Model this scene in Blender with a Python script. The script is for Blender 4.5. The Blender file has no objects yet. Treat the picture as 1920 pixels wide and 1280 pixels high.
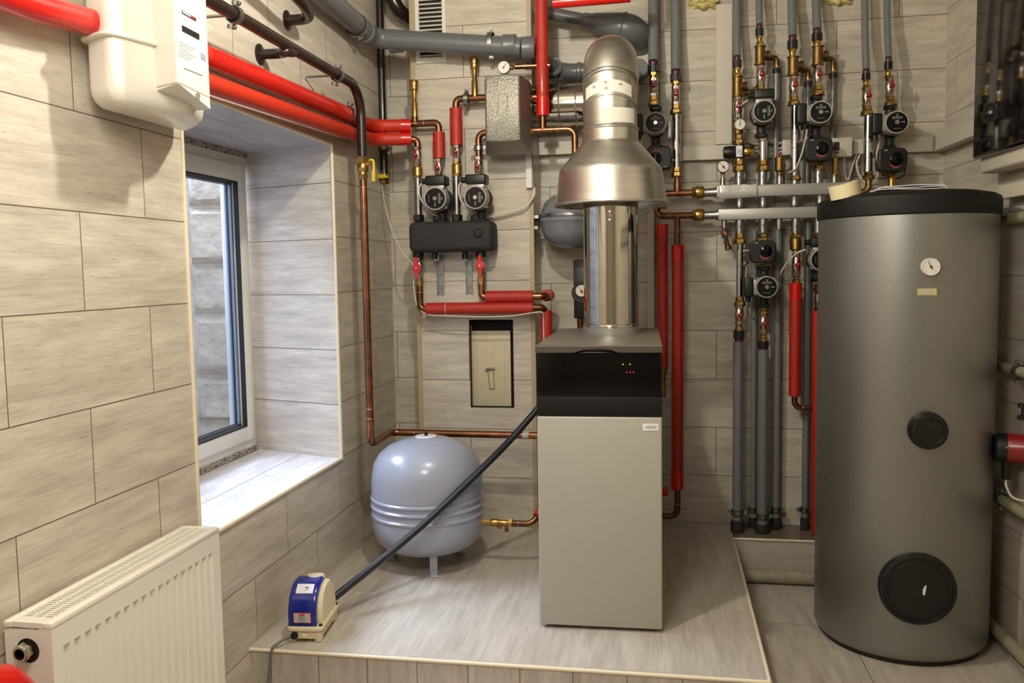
import bpy, bmesh, math, random
from mathutils import Vector, Matrix
PI = math.pi
random.seed(7)
SC = bpy.context.scene
COL = SC.collection

# ------------------------------------------------------------------ camera
F = 1626.4
def _rot(y, p, r):
    cy, sy, cp, sp, cr, sr = math.cos(y), math.sin(y), math.cos(p), math.sin(p), math.cos(r), math.sin(r)
    base = Matrix(((1,0,0),(0,0,-1),(0,1,0)))
    Rz = Matrix(((cy,sy,0),(-sy,cy,0),(0,0,1)))
    Rx = Matrix(((1,0,0),(0,cp,-sp),(0,sp,cp)))
    Rr = Matrix(((cr,-sr,0),(sr,cr,0),(0,0,1)))
    return Rr @ Rx @ base @ Rz
CM = _rot(0.17518, 0.080866, -0.016361)      # world -> (right, down, forward)
CAM = Vector((0, 0, 1.0544))
def ray(x, y): return CM.transposed() @ Vector(((x-960)/F, (y-640)/F, 1))
def at(x, y, Y):                              # point of the photo on the plane Y = const
    k = ray(x, y); return CAM + k*(Y/k.y)
def atX(x, y, X):
    k = ray(x, y); return CAM + k*(X/k.x)
def atZ(x, y, Z=0.0):
    k = ray(x, y); return CAM + k*((Z-CAM.z)/k.z)
RWA = 0.034; RWX = 1.058 + RWA*3.62           # right wall: X = RWX - RWA*Y
def atR(x, y, o=0.0):
    k = ray(x, y); return CAM + k*((RWX-o)/(k.x+RWA*k.y))
def px(n, p):                                 # n pixels at point p -> metres
    return n*(CM @ (Vector(p)-CAM)).z/F

# ------------------------------------------------------------------ geometry helper
class G:
    def __init__(s): s.v = []; s.f = []; s.mi = []; s.cur = 0
    def add(s, vs, fs):
        b = len(s.v); s.v += [tuple(v) for v in vs]
        for f in fs: s.f.append([b+i for i in f]); s.mi.append(s.cur)
        return s
    def box(s, lo, hi, M=None):
        (a,b,c),(d,e,f) = lo, hi
        vs = [Vector(p) for p in ((a,b,c),(d,b,c),(d,e,c),(a,e,c),(a,b,f),(d,b,f),(d,e,f),(a,e,f))]
        if M: vs = [M @ v for v in vs]
        return s.add(vs, [(0,3,2,1),(4,5,6,7),(0,1,5,4),(1,2,6,5),(2,3,7,6),(3,0,4,7)])
    def rbox(s, lo, hi, r=.004, n=3, axis='z', M=None):     # box with rounded edges (bmesh bevel)
        bm = bmesh.new(); bmesh.ops.create_cube(bm, size=1)
        for v in bm.verts:
            v.co = Vector([(lo[i]+hi[i])/2 + v.co[i]*(hi[i]-lo[i]) for i in range(3)])
        eds = bm.edges[:]
        if axis in 'xyz' and axis != 'z*':
            pass
        bmesh.ops.bevel(bm, geom=eds, offset=r, segments=n, affect='EDGES', profile=.5)
        bm.verts.ensure_lookup_table()
        vs = [v.co.copy() for v in bm.verts]
        if M: vs = [M @ v for v in vs]
        s.add(vs, [[v.index for v in f.verts] for f in bm.faces]); bm.free(); return s
    def lathe(s, prof, o=(0,0,0), d=(0,0,1), n=24, ph=0.0, close=True):   # prof: (radius, distance along axis)
        d = Vector(d).normalized(); o = Vector(o)
        u = d.orthogonal().normalized() if abs(d.z) < .999 else Vector((1,0,0)); w = d.cross(u)
        b = len(s.v); k = len(prof)
        for r, h in prof:
            for i in range(n):
                a = 2*PI*i/n + ph
                s.v.append(tuple(o + d*h + (u*math.cos(a) + w*math.sin(a))*max(r, 1e-5)))
        for j in range(k-1):
            for i in range(n):
                i2 = (i+1) % n
                s.f.append([b+j*n+i, b+j*n+i2, b+(j+1)*n+i2, b+(j+1)*n+i]); s.mi.append(s.cur)
        if close:
            s.f.append([b+i for i in range(n)][::-1]); s.mi.append(s.cur)
            s.f.append([b+(k-1)*n+i for i in range(n)]); s.mi.append(s.cur)
        return s
    def cyl(s, a, b, r, r2=None, n=20, ph=0.0):
        a = Vector(a); b = Vector(b); L = (b-a).length
        return s.lathe([(r,0),(r if r2 is None else r2,L)], a, b-a, n, ph)
    def ccyl(s, a, b, r, c=.0015, n=24, ph=0.0):              # chamfered cylinder
        a = Vector(a); b = Vector(b); L = (b-a).length
        return s.lathe([(r-c,0),(r,c),(r,L-c),(r-c,L)], a, b-a, n, ph)
    def hexn(s, a, b, r, ph=0.0):
        a = Vector(a); b = Vector(b); L = (b-a).length; c = min(r*.12, L*.2)
        return s.lathe([(r-c,0),(r,c),(r,L-c),(r-c,L)], a, b-a, 6, ph)
    def tube(s, pts, r, fil=0.0, n=16, cap=True, seg=8, rf=None):
        P = [Vector(p) for p in pts]; path = [P[0]]
        for i in range(1, len(P)-1):
            a, b, c = P[i-1], P[i], P[i+1]; u = (a-b); v = (c-b)
            t = min(fil, u.length*.49, v.length*.49)
            if t < 1e-5: path.append(b); continue
            A = b+u.normalized()*t; B = b+v.normalized()*t
            th = u.angle(v); # arc through A..B, centre on the bisector
            bis = (u.normalized()+v.normalized())
            if bis.length < 1e-4: path.append(b); continue
            bis.normalize(); cen = b + bis*(t/math.cos(th/2)); R = (A-cen).length
            e1 = (A-cen).normalized(); e2 = (B-cen).normalized(); w = e1.angle(e2)
            for k in range(seg+1):
                q = k/seg
                path.append(cen + (e1*math.sin((1-q)*w)+e2*math.sin(q*w))/math.sin(w)*R)
        path.append(P[-1])
        pp = [path[0]]
        for p in path[1:]:
            if (p-pp[-1]).length > 1e-6: pp.append(p)
        path = pp; T = []
        for i in range(len(path)):
            t = (path[min(i+1,len(path)-1)]-path[max(i-1,0)]).normalized(); T.append(t)
        u = T[0].orthogonal().normalized(); b = len(s.v)
        for i, p in enumerate(path):
            u = (u - T[i]*u.dot(T[i])).normalized(); w = T[i].cross(u)
            rr = r if rf is None else rf(i/(len(path)-1))*r
            for k in range(n):
                a = 2*PI*k/n
                s.v.append(tuple(p + (u*math.cos(a)+w*math.sin(a))*rr))
        for i in range(len(path)-1):
            for k in range(n):
                k2 = (k+1) % n
                s.f.append([b+i*n+k, b+i*n+k2, b+(i+1)*n+k2, b+(i+1)*n+k]); s.mi.append(s.cur)
        if cap:
            s.f.append([b+k for k in range(n)][::-1]); s.mi.append(s.cur)
            s.f.append([b+(len(path)-1)*n+k for k in range(n)]); s.mi.append(s.cur)
        return s
    def torus(s, c, d, R, r, n=28, m=8, a0=0, a1=2*PI):
        d = Vector(d).normalized(); c = Vector(c)
        u = d.orthogonal().normalized() if abs(d.z) < .999 else Vector((1,0,0)); w = d.cross(u)
        full = abs(a1-a0-2*PI) < 1e-6
        b = len(s.v); cnt = n if full else n+1
        for i in range(cnt):
            a = a0+(a1-a0)*i/n; e = u*math.cos(a)+w*math.sin(a)
            for k in range(m):
                q = 2*PI*k/m; s.v.append(tuple(c+e*(R+r*math.cos(q))+d*(r*math.sin(q))))
        for i in range(n):
            i2 = (i+1) % cnt if full else i+1
            for k in range(m):
                k2 = (k+1) % m
                s.f.append([b+i*m+k, b+i2*m+k, b+i2*m+k2, b+i*m+k2]); s.mi.append(s.cur)
        return s
    def prism(s, poly, d0, d1, M=None):      # 2d polygon (x, z) pushed along y from d0 to d1
        n = len(poly)
        vs = [Vector((p[0], d0, p[1])) for p in poly]+[Vector((p[0], d1, p[1])) for p in poly]
        if M: vs = [M @ v for v in vs]
        fs = [list(range(n)), list(range(n, 2*n))[::-1]]+[[i, n+i, n+(i+1) % n, (i+1) % n] for i in range(n)]
        return s.add(vs, fs)
    def obj(s, name, mat, parent=None, smooth=35, loc=None):
        me = bpy.data.meshes.new(name)
        off = Vector(loc) if loc else Vector((0,0,0))
        vs = [tuple(Vector(v)-off) for v in s.v] if loc else s.v
        me.from_pydata(vs, [], s.f)
        mats = mat if isinstance(mat, (list, tuple)) else [mat]
        for m in mats: me.materials.append(m)
        if len(mats) > 1: me.polygons.foreach_set('material_index', s.mi)
        bm = bmesh.new(); bm.from_mesh(me); bmesh.ops.recalc_face_normals(bm, faces=bm.faces); bm.to_mesh(me); bm.free()
        if smooth:
            me.polygons.foreach_set('use_smooth', [True]*len(me.polygons))
            me.set_sharp_from_angle(angle=math.radians(smooth))
        o = bpy.data.objects.new(name, me); COL.objects.link(o)
        if loc: o.location = loc
        if parent: o.parent = parent
        return o

def tag(o, label=None, cat=None, group=None, kind=None):
    if label: o['label'] = label
    if cat: o['category'] = cat
    if group: o['group'] = group
    if kind: o['kind'] = kind
    return o
def empty(name, loc, label, cat, group=None, rot=(0,0,0)):
    o = bpy.data.objects.new(name, None); COL.objects.link(o); o.location = loc; o.rotation_euler = rot
    o.empty_display_size = .03
    return tag(o, label, cat, group)
def dup(root, loc, label, group=None, scale=None, rot=None):
    r = root.copy(); COL.objects.link(r); r.location = loc
    if scale: r.scale = scale
    if rot: r.rotation_euler = rot
    r['label'] = label
    if group: r['group'] = group
    for ch in list(root.children):
        c = ch.copy(); COL.objects.link(c); c.parent = r
        for g in list(ch.children):
            d = g.copy(); COL.objects.link(d); d.parent = c
    return r
def text_mesh(name, s, size, M, mat, parent=None, ext=0.0003, align='CENTER'):
    cu = bpy.data.curves.new(name, 'FONT'); cu.body = s; cu.size = size; cu.extrude = ext
    cu.align_x = align; cu.align_y = 'CENTER'
    t = bpy.data.objects.new(name+'_tmp', cu); COL.objects.link(t)
    dg = bpy.context.evaluated_depsgraph_get(); dg.update()
    me = bpy.data.meshes.new_from_object(t.evaluated_get(dg))
    COL.objects.unlink(t); bpy.data.objects.remove(t)
    me.transform(M); me.materials.clear(); me.materials.append(mat)
    o = bpy.data.objects.new(name, me); COL.objects.link(o)
    if parent: o.parent = parent
    return o

# ------------------------------------------------------------------ materials
def lin(c):
    r = []
    for v in c:
        v /= 255; r.append(v/12.92 if v <= .04045 else ((v+.055)/1.055)**2.4)
    return tuple(r)+(1,)
def nn(nt, t, **kw):
    n = nt.nodes.new(t)
    for k, v in kw.items(): setattr(n, k, v)
    return n
def mat(name, c, rough=.5, metal=0.0, bump=0.0, bscale=200, bdist=.002, var=0.0, vscale=20, spec=None, coat=0.0, emit=None, es=1.0, vstretch=None):
    m = bpy.data.materials.new(name); m.use_nodes = True; nt = m.node_tree; b = nt.nodes['Principled BSDF']
    col = lin(c); b.inputs['Base Color'].default_value = col
    b.inputs['Roughness'].default_value = rough; b.inputs['Metallic'].default_value = metal
    if spec is not None: b.inputs['Specular IOR Level'].default_value = spec
    if coat: b.inputs['Coat Weight'].default_value = coat; b.inputs['Coat Roughness'].default_value = .08
    tc = nn(nt, 'ShaderNodeTexCoord')
    if var:
        nz = nn(nt, 'ShaderNodeTexNoise'); nz.inputs['Scale'].default_value = vscale; nz.inputs['Detail'].default_value = 4
        if vstretch:
            mp = nn(nt, 'ShaderNodeMapping'); mp.inputs['Scale'].default_value = vstretch
            nt.links.new(tc.outputs['Object'], mp.inputs['Vector']); nt.links.new(mp.outputs[0], nz.inputs['Vector'])
        else: nt.links.new(tc.outputs['Object'], nz.inputs['Vector'])
        rp = nn(nt, 'ShaderNodeValToRGB'); rp.color_ramp.elements[0].position = .3; rp.color_ramp.elements[1].position = .7
        rp.color_ramp.elements[0].color = tuple(max(0, x*(1-var)) for x in col[:3])+(1,)
        rp.color_ramp.elements[1].color = tuple(min(1, x*(1+var)) for x in col[:3])+(1,)
        nt.links.new(nz.outputs['Fac'], rp.inputs['Fac']); nt.links.new(rp.outputs['Color'], b.inputs['Base Color'])
    if bump:
        nz = nn(nt, 'ShaderNodeTexNoise'); nz.inputs['Scale'].default_value = bscale; nz.inputs['Detail'].default_value = 2
        nt.links.new(tc.outputs['Object'], nz.inputs['Vector'])
        bp = nn(nt, 'ShaderNodeBump'); bp.inputs['Strength'].default_value = bump; bp.inputs['Distance'].default_value = bdist
        nt.links.new(nz.outputs['Fac'], bp.inputs['Height']); nt.links.new(bp.outputs['Normal'], b.inputs['Normal'])
    if emit:
        b.inputs['Emission Color'].default_value = lin(emit); b.inputs['Emission Strength'].default_value = es
    return m

def tile_mat(name, uax, vax, uoff, voff, base=(196,188,178), width=.4515, height=.2, rough=.33, dark=.62, mortar=(112,100,86), offset=.5, ms=.0016, su=1.0, bumpy=.1):
    """travertine-look tiles laid in running bond; uax runs along the grain and the courses, vax across"""
    m = bpy.data.materials.new(name); m.use_nodes = True; nt = m.node_tree; L = nt.links.new
    b = nt.nodes['Principled BSDF']; b.inputs['Roughness'].default_value = rough
    b.inputs['Specular IOR Level'].default_value = .35
    ge = nn(nt, 'ShaderNodeNewGeometry'); sp = nn(nt, 'ShaderNodeSeparateXYZ'); L(ge.outputs['Position'], sp.inputs[0])
    def off(ax, o):
        a = nn(nt, 'ShaderNodeMath', operation='ADD'); L(sp.outputs['XYZ'.index(ax)], a.inputs[0]); a.inputs[1].default_value = -o; return a
    u = off(uax, uoff); v = off(vax, voff)
    cb = nn(nt, 'ShaderNodeCombineXYZ'); L(u.outputs[0], cb.inputs[0]); L(v.outputs[0], cb.inputs[1])
    br = nn(nt, 'ShaderNodeTexBrick'); br.offset = offset; br.offset_frequency = 2; br.squash = 1
    br.inputs['Scale'].default_value = 1; br.inputs['Mortar Size'].default_value = ms; br.inputs['Mortar Smooth'].default_value = .3
    br.inputs['Brick Width'].default_value = width; br.inputs['Row Height'].default_value = height
    br.inputs['Color1'].default_value = (0,0,0,1); br.inputs['Color2'].default_value = (1,1,1,1); br.inputs['Mortar'].default_value = (0,0,0,1)
    br.inputs['Bias'].default_value = 0
    L(cb.outputs[0], br.inputs['Vector'])
    # per tile random offset so that the grain breaks at each joint
    sc = nn(nt, 'ShaderNodeSeparateColor'); L(br.outputs['Color'], sc.inputs[0])
    cmb = nn(nt, 'ShaderNodeCombineXYZ'); L(u.outputs[0], cmb.inputs[0]); L(v.outputs[0], cmb.inputs[1])
    ml = nn(nt, 'ShaderNodeMath', operation='MULTIPLY'); L(sc.outputs[0], ml.inputs[0]); ml.inputs[1].default_value = 7.3
    L(ml.outputs[0], cmb.inputs[2])
    def noise(scale, stretch, det=5, rg=.6):
        mp = nn(nt, 'ShaderNodeMapping'); mp.inputs['Scale'].default_value = stretch; L(cmb.outputs[0], mp.inputs['Vector'])
        nz = nn(nt, 'ShaderNodeTexNoise'); nz.inputs['Scale'].default_value = scale; nz.inputs['Detail'].default_value = det; nz.inputs['Roughness'].default_value = rg
        L(mp.outputs[0], nz.inputs['Vector']); return nz
    def ramp(n, p0, c0, p1, c1):
        r = nn(nt, 'ShaderNodeValToRGB'); e = r.color_ramp.elements; e[0].position = p0; e[1].position = p1
        e[0].color = c0; e[1].color = c1; L(n.outputs['Fac'], r.inputs['Fac']); return r
    def mulc(a, c, fac=1.0):
        mx = nn(nt, 'ShaderNodeMix', data_type='RGBA', blend_type='MULTIPLY'); mx.inputs['Factor'].default_value = fac
        L(a, mx.inputs[6]); L(c, mx.inputs[7]); return mx.outputs[2]
    bc = lin(base); g = lambda k: (k, k, k, 1)
    n1 = noise(1.0, (5*su, 34, 1)); r1 = ramp(n1, .32, tuple(x*.80 for x in bc[:3])+(1,), .66, tuple(min(1, x*1.1) for x in bc[:3])+(1,))
    n2 = noise(1.0, (9*su, 210, 2), 5, .7); r2 = ramp(n2, .34, (.66,.63,.62,1), .52, g(1))
    n3 = noise(1.0, (26*su, 330, 3), 4, .7); r3 = ramp(n3, .30, (dark*.6, dark*.56, dark*.55, 1), .385, g(1))
    n4 = noise(1.0, (2.2, 9, 1), 2); r4 = ramp(n4, .35, (.93,.90,.88,1), .65, (1.0,1.0,1.0,1))
    c = mulc(mulc(mulc(r1.outputs[0], r2.outputs[0], .5), r3.outputs[0], .75), r4.outputs[0])
    mx = nn(nt, 'ShaderNodeMix', data_type='RGBA'); L(br.outputs['Fac'], mx.inputs['Factor']); L(c, mx.inputs[6]); mx.inputs[7].default_value = lin(mortar)
    L(mx.outputs[2], b.inputs['Base Color'])
    bp = nn(nt, 'ShaderNodeBump', invert=True); bp.inputs['Strength'].default_value = .5; bp.inputs['Distance'].default_value = .001
    L(br.outputs['Fac'], bp.inputs['Height'])
    bp2 = nn(nt, 'ShaderNodeBump'); bp2.inputs['Strength'].default_value = bumpy; bp2.inputs['Distance'].default_value = .001
    L(n2.outputs['Fac'], bp2.inputs['Height']); L(bp.outputs[0], bp2.inputs['Normal']); L(bp2.outputs[0], b.inputs['Normal'])
    return m

def stripe_mat(name, base, marks, sx, sz, thr=.5):        # foil with printed dashes (window film)
    m = mat(name, base, .4); nt = m.node_tree; L = nt.links.new; b = nt.nodes['Principled BSDF']
    tc = nn(nt, 'ShaderNodeTexCoord'); mp = nn(nt, 'ShaderNodeMapping'); mp.inputs['Scale'].default_value = (1, sx, sz)
    L(tc.outputs['Object'], mp.inputs[0]); vo = nn(nt, 'ShaderNodeTexNoise'); vo.inputs['Scale'].default_value = 1; vo.inputs['Detail'].default_value = 6
    vo.inputs['Roughness'].default_value = .8
    L(mp.outputs[0], vo.inputs['Vector']); r = nn(nt, 'ShaderNodeValToRGB'); r.color_ramp.interpolation = 'CONSTANT'
    r.color_ramp.elements[0].color = lin(marks); r.color_ramp.elements[1].color = lin(base); r.color_ramp.elements[1].position = thr
    L(vo.outputs['Fac'], r.inputs[0]); L(r.outputs[0], b.inputs['Base Color']); return m

M = {}
M['brass'] = mat('brass', (178,144,82), .33, 1, var=.22, vscale=60)
M['brass_dark'] = mat('brass_dark', (136,106,66), .42, 1, bump=.3, bscale=400, var=.3, vscale=50)
M['copper'] = mat('copper', (148,100,72), .3, 1, var=.3, vscale=25)
M['copper_dull'] = mat('copper_dull', (124,84,58), .38, 1, var=.35, vscale=18)
M['solder'] = mat('solder', (190,182,168), .35, 1)
M['chrome'] = mat('chrome', (205,205,205), .13, 1)
M['nickel'] = mat('nickel', (196,190,176), .24, 1)
M['zinc'] = mat('zinc', (160,160,156), .35, 1, var=.15, vscale=90)
M['steel'] = mat('steel', (150,150,148), .38, 1, var=.12, vscale=40)
M['alu'] = mat('brushed_aluminium', (212,208,198), .34, 1, var=.10, vscale=8, vstretch=(1,1,8))
M['flue'] = mat('polished_steel', (200,196,186), .07, 1, bump=.22, bscale=9)
M['galv'] = mat('galvanised', (165,164,158), .35, .6)
M['ppr'] = mat('grey_plastic_pipe', (120,124,124), .34, .15, bump=.1, bscale=150)
M['sewer'] = mat('sewer_plastic', (98,100,102), .36)
M['purple'] = mat('purple_ring', (92,24,60), .35)
M['black'] = mat('black_plastic', (15,15,16), .42)
M['black_soft'] = mat('black_foam', (37,35,34), .75, bump=.25, bscale=500)
M['black_gloss'] = mat('black_gloss', (7,7,8), .10, spec=.28)
M['black_matt'] = mat('black_matt_plastic', (18,19,18), .6, spec=.3)
M['foam_red'] = mat('red_foam', (176,34,15), .42, bump=.9, bscale=330, var=.18, vscale=120, coat=.15)
M['foam_red_smooth'] = mat('red_foam_smooth', (190,44,16), .5, bump=.4, bscale=300)
M['tape_red'] = mat('red_tape', (206,24,11), .3, bump=.35, bscale=60, coat=.2)
M['red_handle'] = mat('red_lever', (150,14,22), .25, coat=.4)
M['red_bright'] = mat('red_butterfly', (212,24,30), .35)
M['yellow'] = mat('yellow_lever', (214,180,28), .4)
M['white'] = mat('white_plastic', (224,221,210), .4)
M['duct'] = mat('cable_duct_plastic', (204,196,178), .42)
M['cream'] = mat('cream_trim', (226,213,184), .4)
M['trim_dull'] = mat('corner_trim', (176,158,124), .45)
M['cable'] = mat('white_cable', (208,200,180), .45)
M['enamel'] = mat('white_enamel', (232,228,216), .3, coat=.2)
M['pump_grey'] = mat('pump_housing', (158,154,142), .38, .35)
M['pump_dark'] = mat('cast_iron_dark', (46,46,44), .5, .3)
M['plate_black'] = mat('name_plate_black', (8,8,9), .4, spec=.25)
M['dial_white'] = mat('dial_face', (226,220,212), .5)
M['dial_print'] = mat('dial_print', (20,20,20), .5)
M['dial_red'] = mat('dial_red', (190,30,36), .5)
M['orange_arc'] = mat('orange_scale', (170,66,34), .5)
M['print_light'] = mat('light_print', (190,190,186), .5)
M['brown_paint'] = mat('brown_paint', (34,22,17), .32, coat=.1)
M['dark_paint'] = mat('dark_pipe_paint', (30,22,20), .3, coat=.3)
M['rubber'] = mat('rubber', (20,20,20), .7)
M['foil_wrap'] = mat('film_wrap', (206,204,196), .3, .3, bump=.5, bscale=60)
M['bar_grey'] = mat('manifold_grey', (168,166,158), .42, .4)
M['boiler_grey'] = mat('boiler_paint', (174,170,160), .45, .1, bump=.08, bscale=700, var=.04, vscale=300)
M['lid_grey'] = mat('boiler_lid', (134,128,116), .42, .5, bump=.1, bscale=300)
M['cyl_grey'] = mat('cylinder_jacket', (148,148,143), .37, .8, bump=.15, bscale=800, var=.05, vscale=250)
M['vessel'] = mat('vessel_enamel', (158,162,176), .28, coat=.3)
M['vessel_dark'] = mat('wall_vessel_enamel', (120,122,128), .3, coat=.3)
M['hammer'] = mat('hammertone', (140,136,124), .34, .6, bump=1.0, bscale=240, var=.25, vscale=260)
M['blue'] = mat('blue_plastic', (18,36,132), .2, coat=.4)
M['ivory'] = mat('ivory_plastic', (222,208,172), .45)
M['hose'] = mat('navy_hose', (26,28,40), .38)
M['label_silver'] = mat('silver_label', (190,180,170), .4)
M['label_white'] = mat('white_label', (232,230,236), .4)
M['paper'] = mat('paper', (214,208,196), .7)
M['tape_roll'] = mat('masking_tape', (226,212,170), .6)
M['green_tape'] = mat('yellow_green_tape', (196,190,110), .5)
M['red_pump'] = mat('red_pump_paint', (130,18,20), .35, coat=.2)
M['hatch'] = mat('hatch_paint', (206,192,160), .5, bump=.5, bscale=30, var=.06, vscale=30)
M['dark_hole'] = mat('dark_recess', (26,20,16), .8)
M['ledg'] = mat('green_led', (120,200,40), .4, emit=(150,255,60), es=4)
M['ledr'] = mat('red_led', (220,20,40), .4, emit=(255,30,70), es=5)
M['putty'] = mat('yellow_foam_filler', (206,190,120), .8, bump=1, bscale=60, var=.3, vscale=60)
M['frame'] = mat('window_frame_plastic', (222,218,206), .35)
M['spacer'] = mat('glazing_spacer', (120,126,136), .3, .7)
M['olive_pipe'] = mat('pale_grey_pipe', (150,146,118), .45)
M['ceil'] = mat('ceiling_paint', (150,144,134), .8)
M['plaster'] = mat('plaster', (168,162,148), .8)
M['ledge_pipe'] = mat('lime_washed_pipe', (150,142,122), .6, var=.15, vscale=30)
M['panel_glass'] = mat('smoked_cover', (12,9,8), .08, spec=.4)
M['panel_inside'] = mat('panel_inside', (64,50,40), .5)
M['film'] = stripe_mat('printed_film', (168,160,144), (40,36,34), 60, 160, .47)

T_left = tile_mat('tile_left_wall', 'Y', 'Z', 1.3625-.2257, -.012, base=(208,200,184))
T_back = tile_mat('tile_back_wall', 'X', 'Z', .207, 0.0, base=(204,196,180))
T_breast = tile_mat('tile_breast', 'X', 'Z', .32, 0.018, base=(208,200,184), width=1.1)
T_side = tile_mat('tile_side', 'Y', 'Z', .1, 0.0, base=(204,196,180))
T_right = tile_mat('tile_right_wall', 'Y', 'Z', .12, 0.015, base=(204,196,180))
T_rev = tile_mat('tile_reveal', 'X', 'Z', 0, -.02, base=(212,204,192), width=8, offset=0)
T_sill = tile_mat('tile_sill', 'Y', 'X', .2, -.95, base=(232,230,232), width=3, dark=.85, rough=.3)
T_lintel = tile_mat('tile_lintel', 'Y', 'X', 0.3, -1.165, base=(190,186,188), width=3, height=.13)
T_floor = tile_mat('tile_platform', 'Y', 'X', 2.23, -.37, base=(192,184,172), width=.45, height=.45, offset=0, rough=.3, mortar=(180,170,155), ms=.001, su=.8)
T_low = tile_mat('tile_lower_floor', 'Y', 'X', 2.1, -.3, base=(192,184,172), width=.45, height=.45, offset=0, rough=.35)
T_riser = tile_mat('tile_riser', 'Z', 'X', -.4, -.1, base=(192,184,172), width=.9, height=.143)
T_ledge = tile_mat('tile_ledge', 'X', 'Z', .1, -.4, base=(192,184,172), width=1.5, height=.4)

# ------------------------------------------------------------------ room
XL, D = -1.163, 3.619
ZF = -.165; CEIL = 2.42
def quad(g, pts): return g.add([Vector(p) for p in pts], [list(range(len(pts)))])
def struct(g, name, m, smooth=0):
    o = g.obj(name, m, None, smooth); o['kind'] = 'structure'; return o
Y0, Y1, ZS, ZL = 1.982, 2.965, .383, 1.513      # window opening in the left wall
XO = -1.66; YB = -1.6
YR = 3.115                                       # splayed reveal end
# left wall (solid with an opening): faces by material 0 tile, 1 reveal, 2 sill, 3 lintel, 4 plaster
g = G()
def wp(a, b, c, d, mi): g.cur = mi; quad(g, (a,b,c,d))
x = XL
wp((x,YB,ZF),(x,Y0,ZF),(x,Y0,CEIL),(x,YB,CEIL),0)
wp((x,Y0,ZF),(x,Y1,ZF),(x,Y1,ZS),(x,Y0,ZS),0)
wp((x,Y0,ZL),(x,Y1,ZL),(x,Y1,CEIL),(x,Y0,CEIL),0)
wp((x,Y1,ZF),(x,D+.15,ZF),(x,D+.15,CEIL),(x,Y1,CEIL),0)
Y0b = Y0-.15
wp((x,Y1,ZS),(XO,YR+.02,ZS),(XO,YR+.02,ZL),(x,Y1,ZL),1)
wp((x,Y0,ZS),(XO,Y0b,ZS),(XO,Y0b,ZL),(x,Y0,ZL),1)
wp((x,Y0,ZS),(x,Y1,ZS),(XO,YR+.02,ZS),(XO,Y0b,ZS),2)
wp((x,Y0,ZL),(x,Y1,ZL),(XO,YR+.02,ZL),(XO,Y0b,ZL),3)
g.cur = 4
wp((XO,YB,ZF),(XO,Y0b,ZF),(XO,Y0b,CEIL),(XO,YB,CEIL),4)
wp((XO,Y0b,ZF),(XO,YR+.02,ZF),(XO,YR+.02,ZS),(XO,Y0b,ZS),4)
wp((XO,Y0b,ZL),(XO,YR+.02,ZL),(XO,YR+.02,CEIL),(XO,Y0b,CEIL),4)
wp((XO,YR+.02,ZF),(XO,D+.15,ZF),(XO,D+.15,CEIL),(XO,YR+.02,CEIL),4)
wp((x,YB,CEIL),(XO,YB,CEIL),(XO,D+.15,CEIL),(x,D+.15,CEIL),4)
wp((x,YB,ZF),(XO,YB,ZF),(XO,YB,CEIL),(x,YB,CEIL),4)
struct(g, 'wall_left', [T_left, T_rev, T_sill, T_lintel, M['plaster']])
RXf = lambda Y: RWX-RWA*Y
struct(G().box((XL-.02, D, ZF), (RXf(D)+.15, D+.15, CEIL)), 'wall_back', T_back)
g = G(); g.add([(RXf(YB),YB,ZF),(RXf(D),D,ZF),(RXf(D)+.15,D,ZF),(RXf(YB)+.15,YB,ZF),(RXf(YB),YB,CEIL),(RXf(D),D,CEIL),(RXf(D)+.15,D,CEIL),(RXf(YB)+.15,YB,CEIL)],
               [(0,1,2,3),(7,6,5,4),(0,4,5,1),(1,5,6,2),(2,6,7,3),(3,7,4,0)])
struct(g, 'wall_right', T_right)
struct(G().box((XL-.5, YB-.15, ZF), (RXf(YB)+.15, YB, CEIL)), 'wall_front', M['plaster'])
struct(G().box((XO, YB-.15, ZF-.1), (1.4, D+.15, ZF)), 'floor', T_low)
struct(G().box((XO, YB-.15, CEIL), (1.4, D+.15, CEIL+.1)), 'ceiling', M['ceil'])
# chimney breast
BX0, BX1, BY = -.993, -.510, 3.409
HX0, HX1, HZ0, HZ1 = -.778, -.598, .505, .862    # clean-out recess
g = G()
def bq(*p, mi=0): g.cur = mi; quad(g, p)
bq((BX0,BY,ZF),(HX0,BY,ZF),(HX0,BY,CEIL),(BX0,BY,CEIL)); bq((HX1,BY,ZF),(BX1,BY,ZF),(BX1,BY,CEIL),(HX1,BY,CEIL))
bq((HX0,BY,ZF),(HX1,BY,ZF),(HX1,BY,HZ0),(HX0,BY,HZ0)); bq((HX0,BY,HZ1),(HX1,BY,HZ1),(HX1,BY,CEIL),(HX0,BY,CEIL))
hy = BY+.07
bq((HX0,BY,HZ0),(HX0,hy,HZ0),(HX0,hy,HZ1),(HX0,BY,HZ1),mi=2); bq((HX1,BY,HZ0),(HX1,hy,HZ0),(HX1,hy,HZ1),(HX1,BY,HZ1),mi=2)
bq((HX0,BY,HZ0),(HX1,BY,HZ0),(HX1,hy,HZ0),(HX0,hy,HZ0),mi=2); bq((HX0,BY,HZ1),(HX1,BY,HZ1),(HX1,hy,HZ1),(HX0,hy,HZ1),mi=2)
bq((HX0,hy,HZ0),(HX1,hy,HZ0),(HX1,hy,HZ1),(HX0,hy,HZ1),mi=2)
bq((BX0,BY,ZF),(BX0,D+.02,ZF),(BX0,D+.02,CEIL),(BX0,BY,CEIL),mi=1); bq((BX1,BY,ZF),(BX1,D+.02,ZF),(BX1,D+.02,CEIL),(BX1,BY,CEIL),mi=1)
struct(g, 'wall_chimney', [T_breast, T_side, M['dark_hole']])
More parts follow.
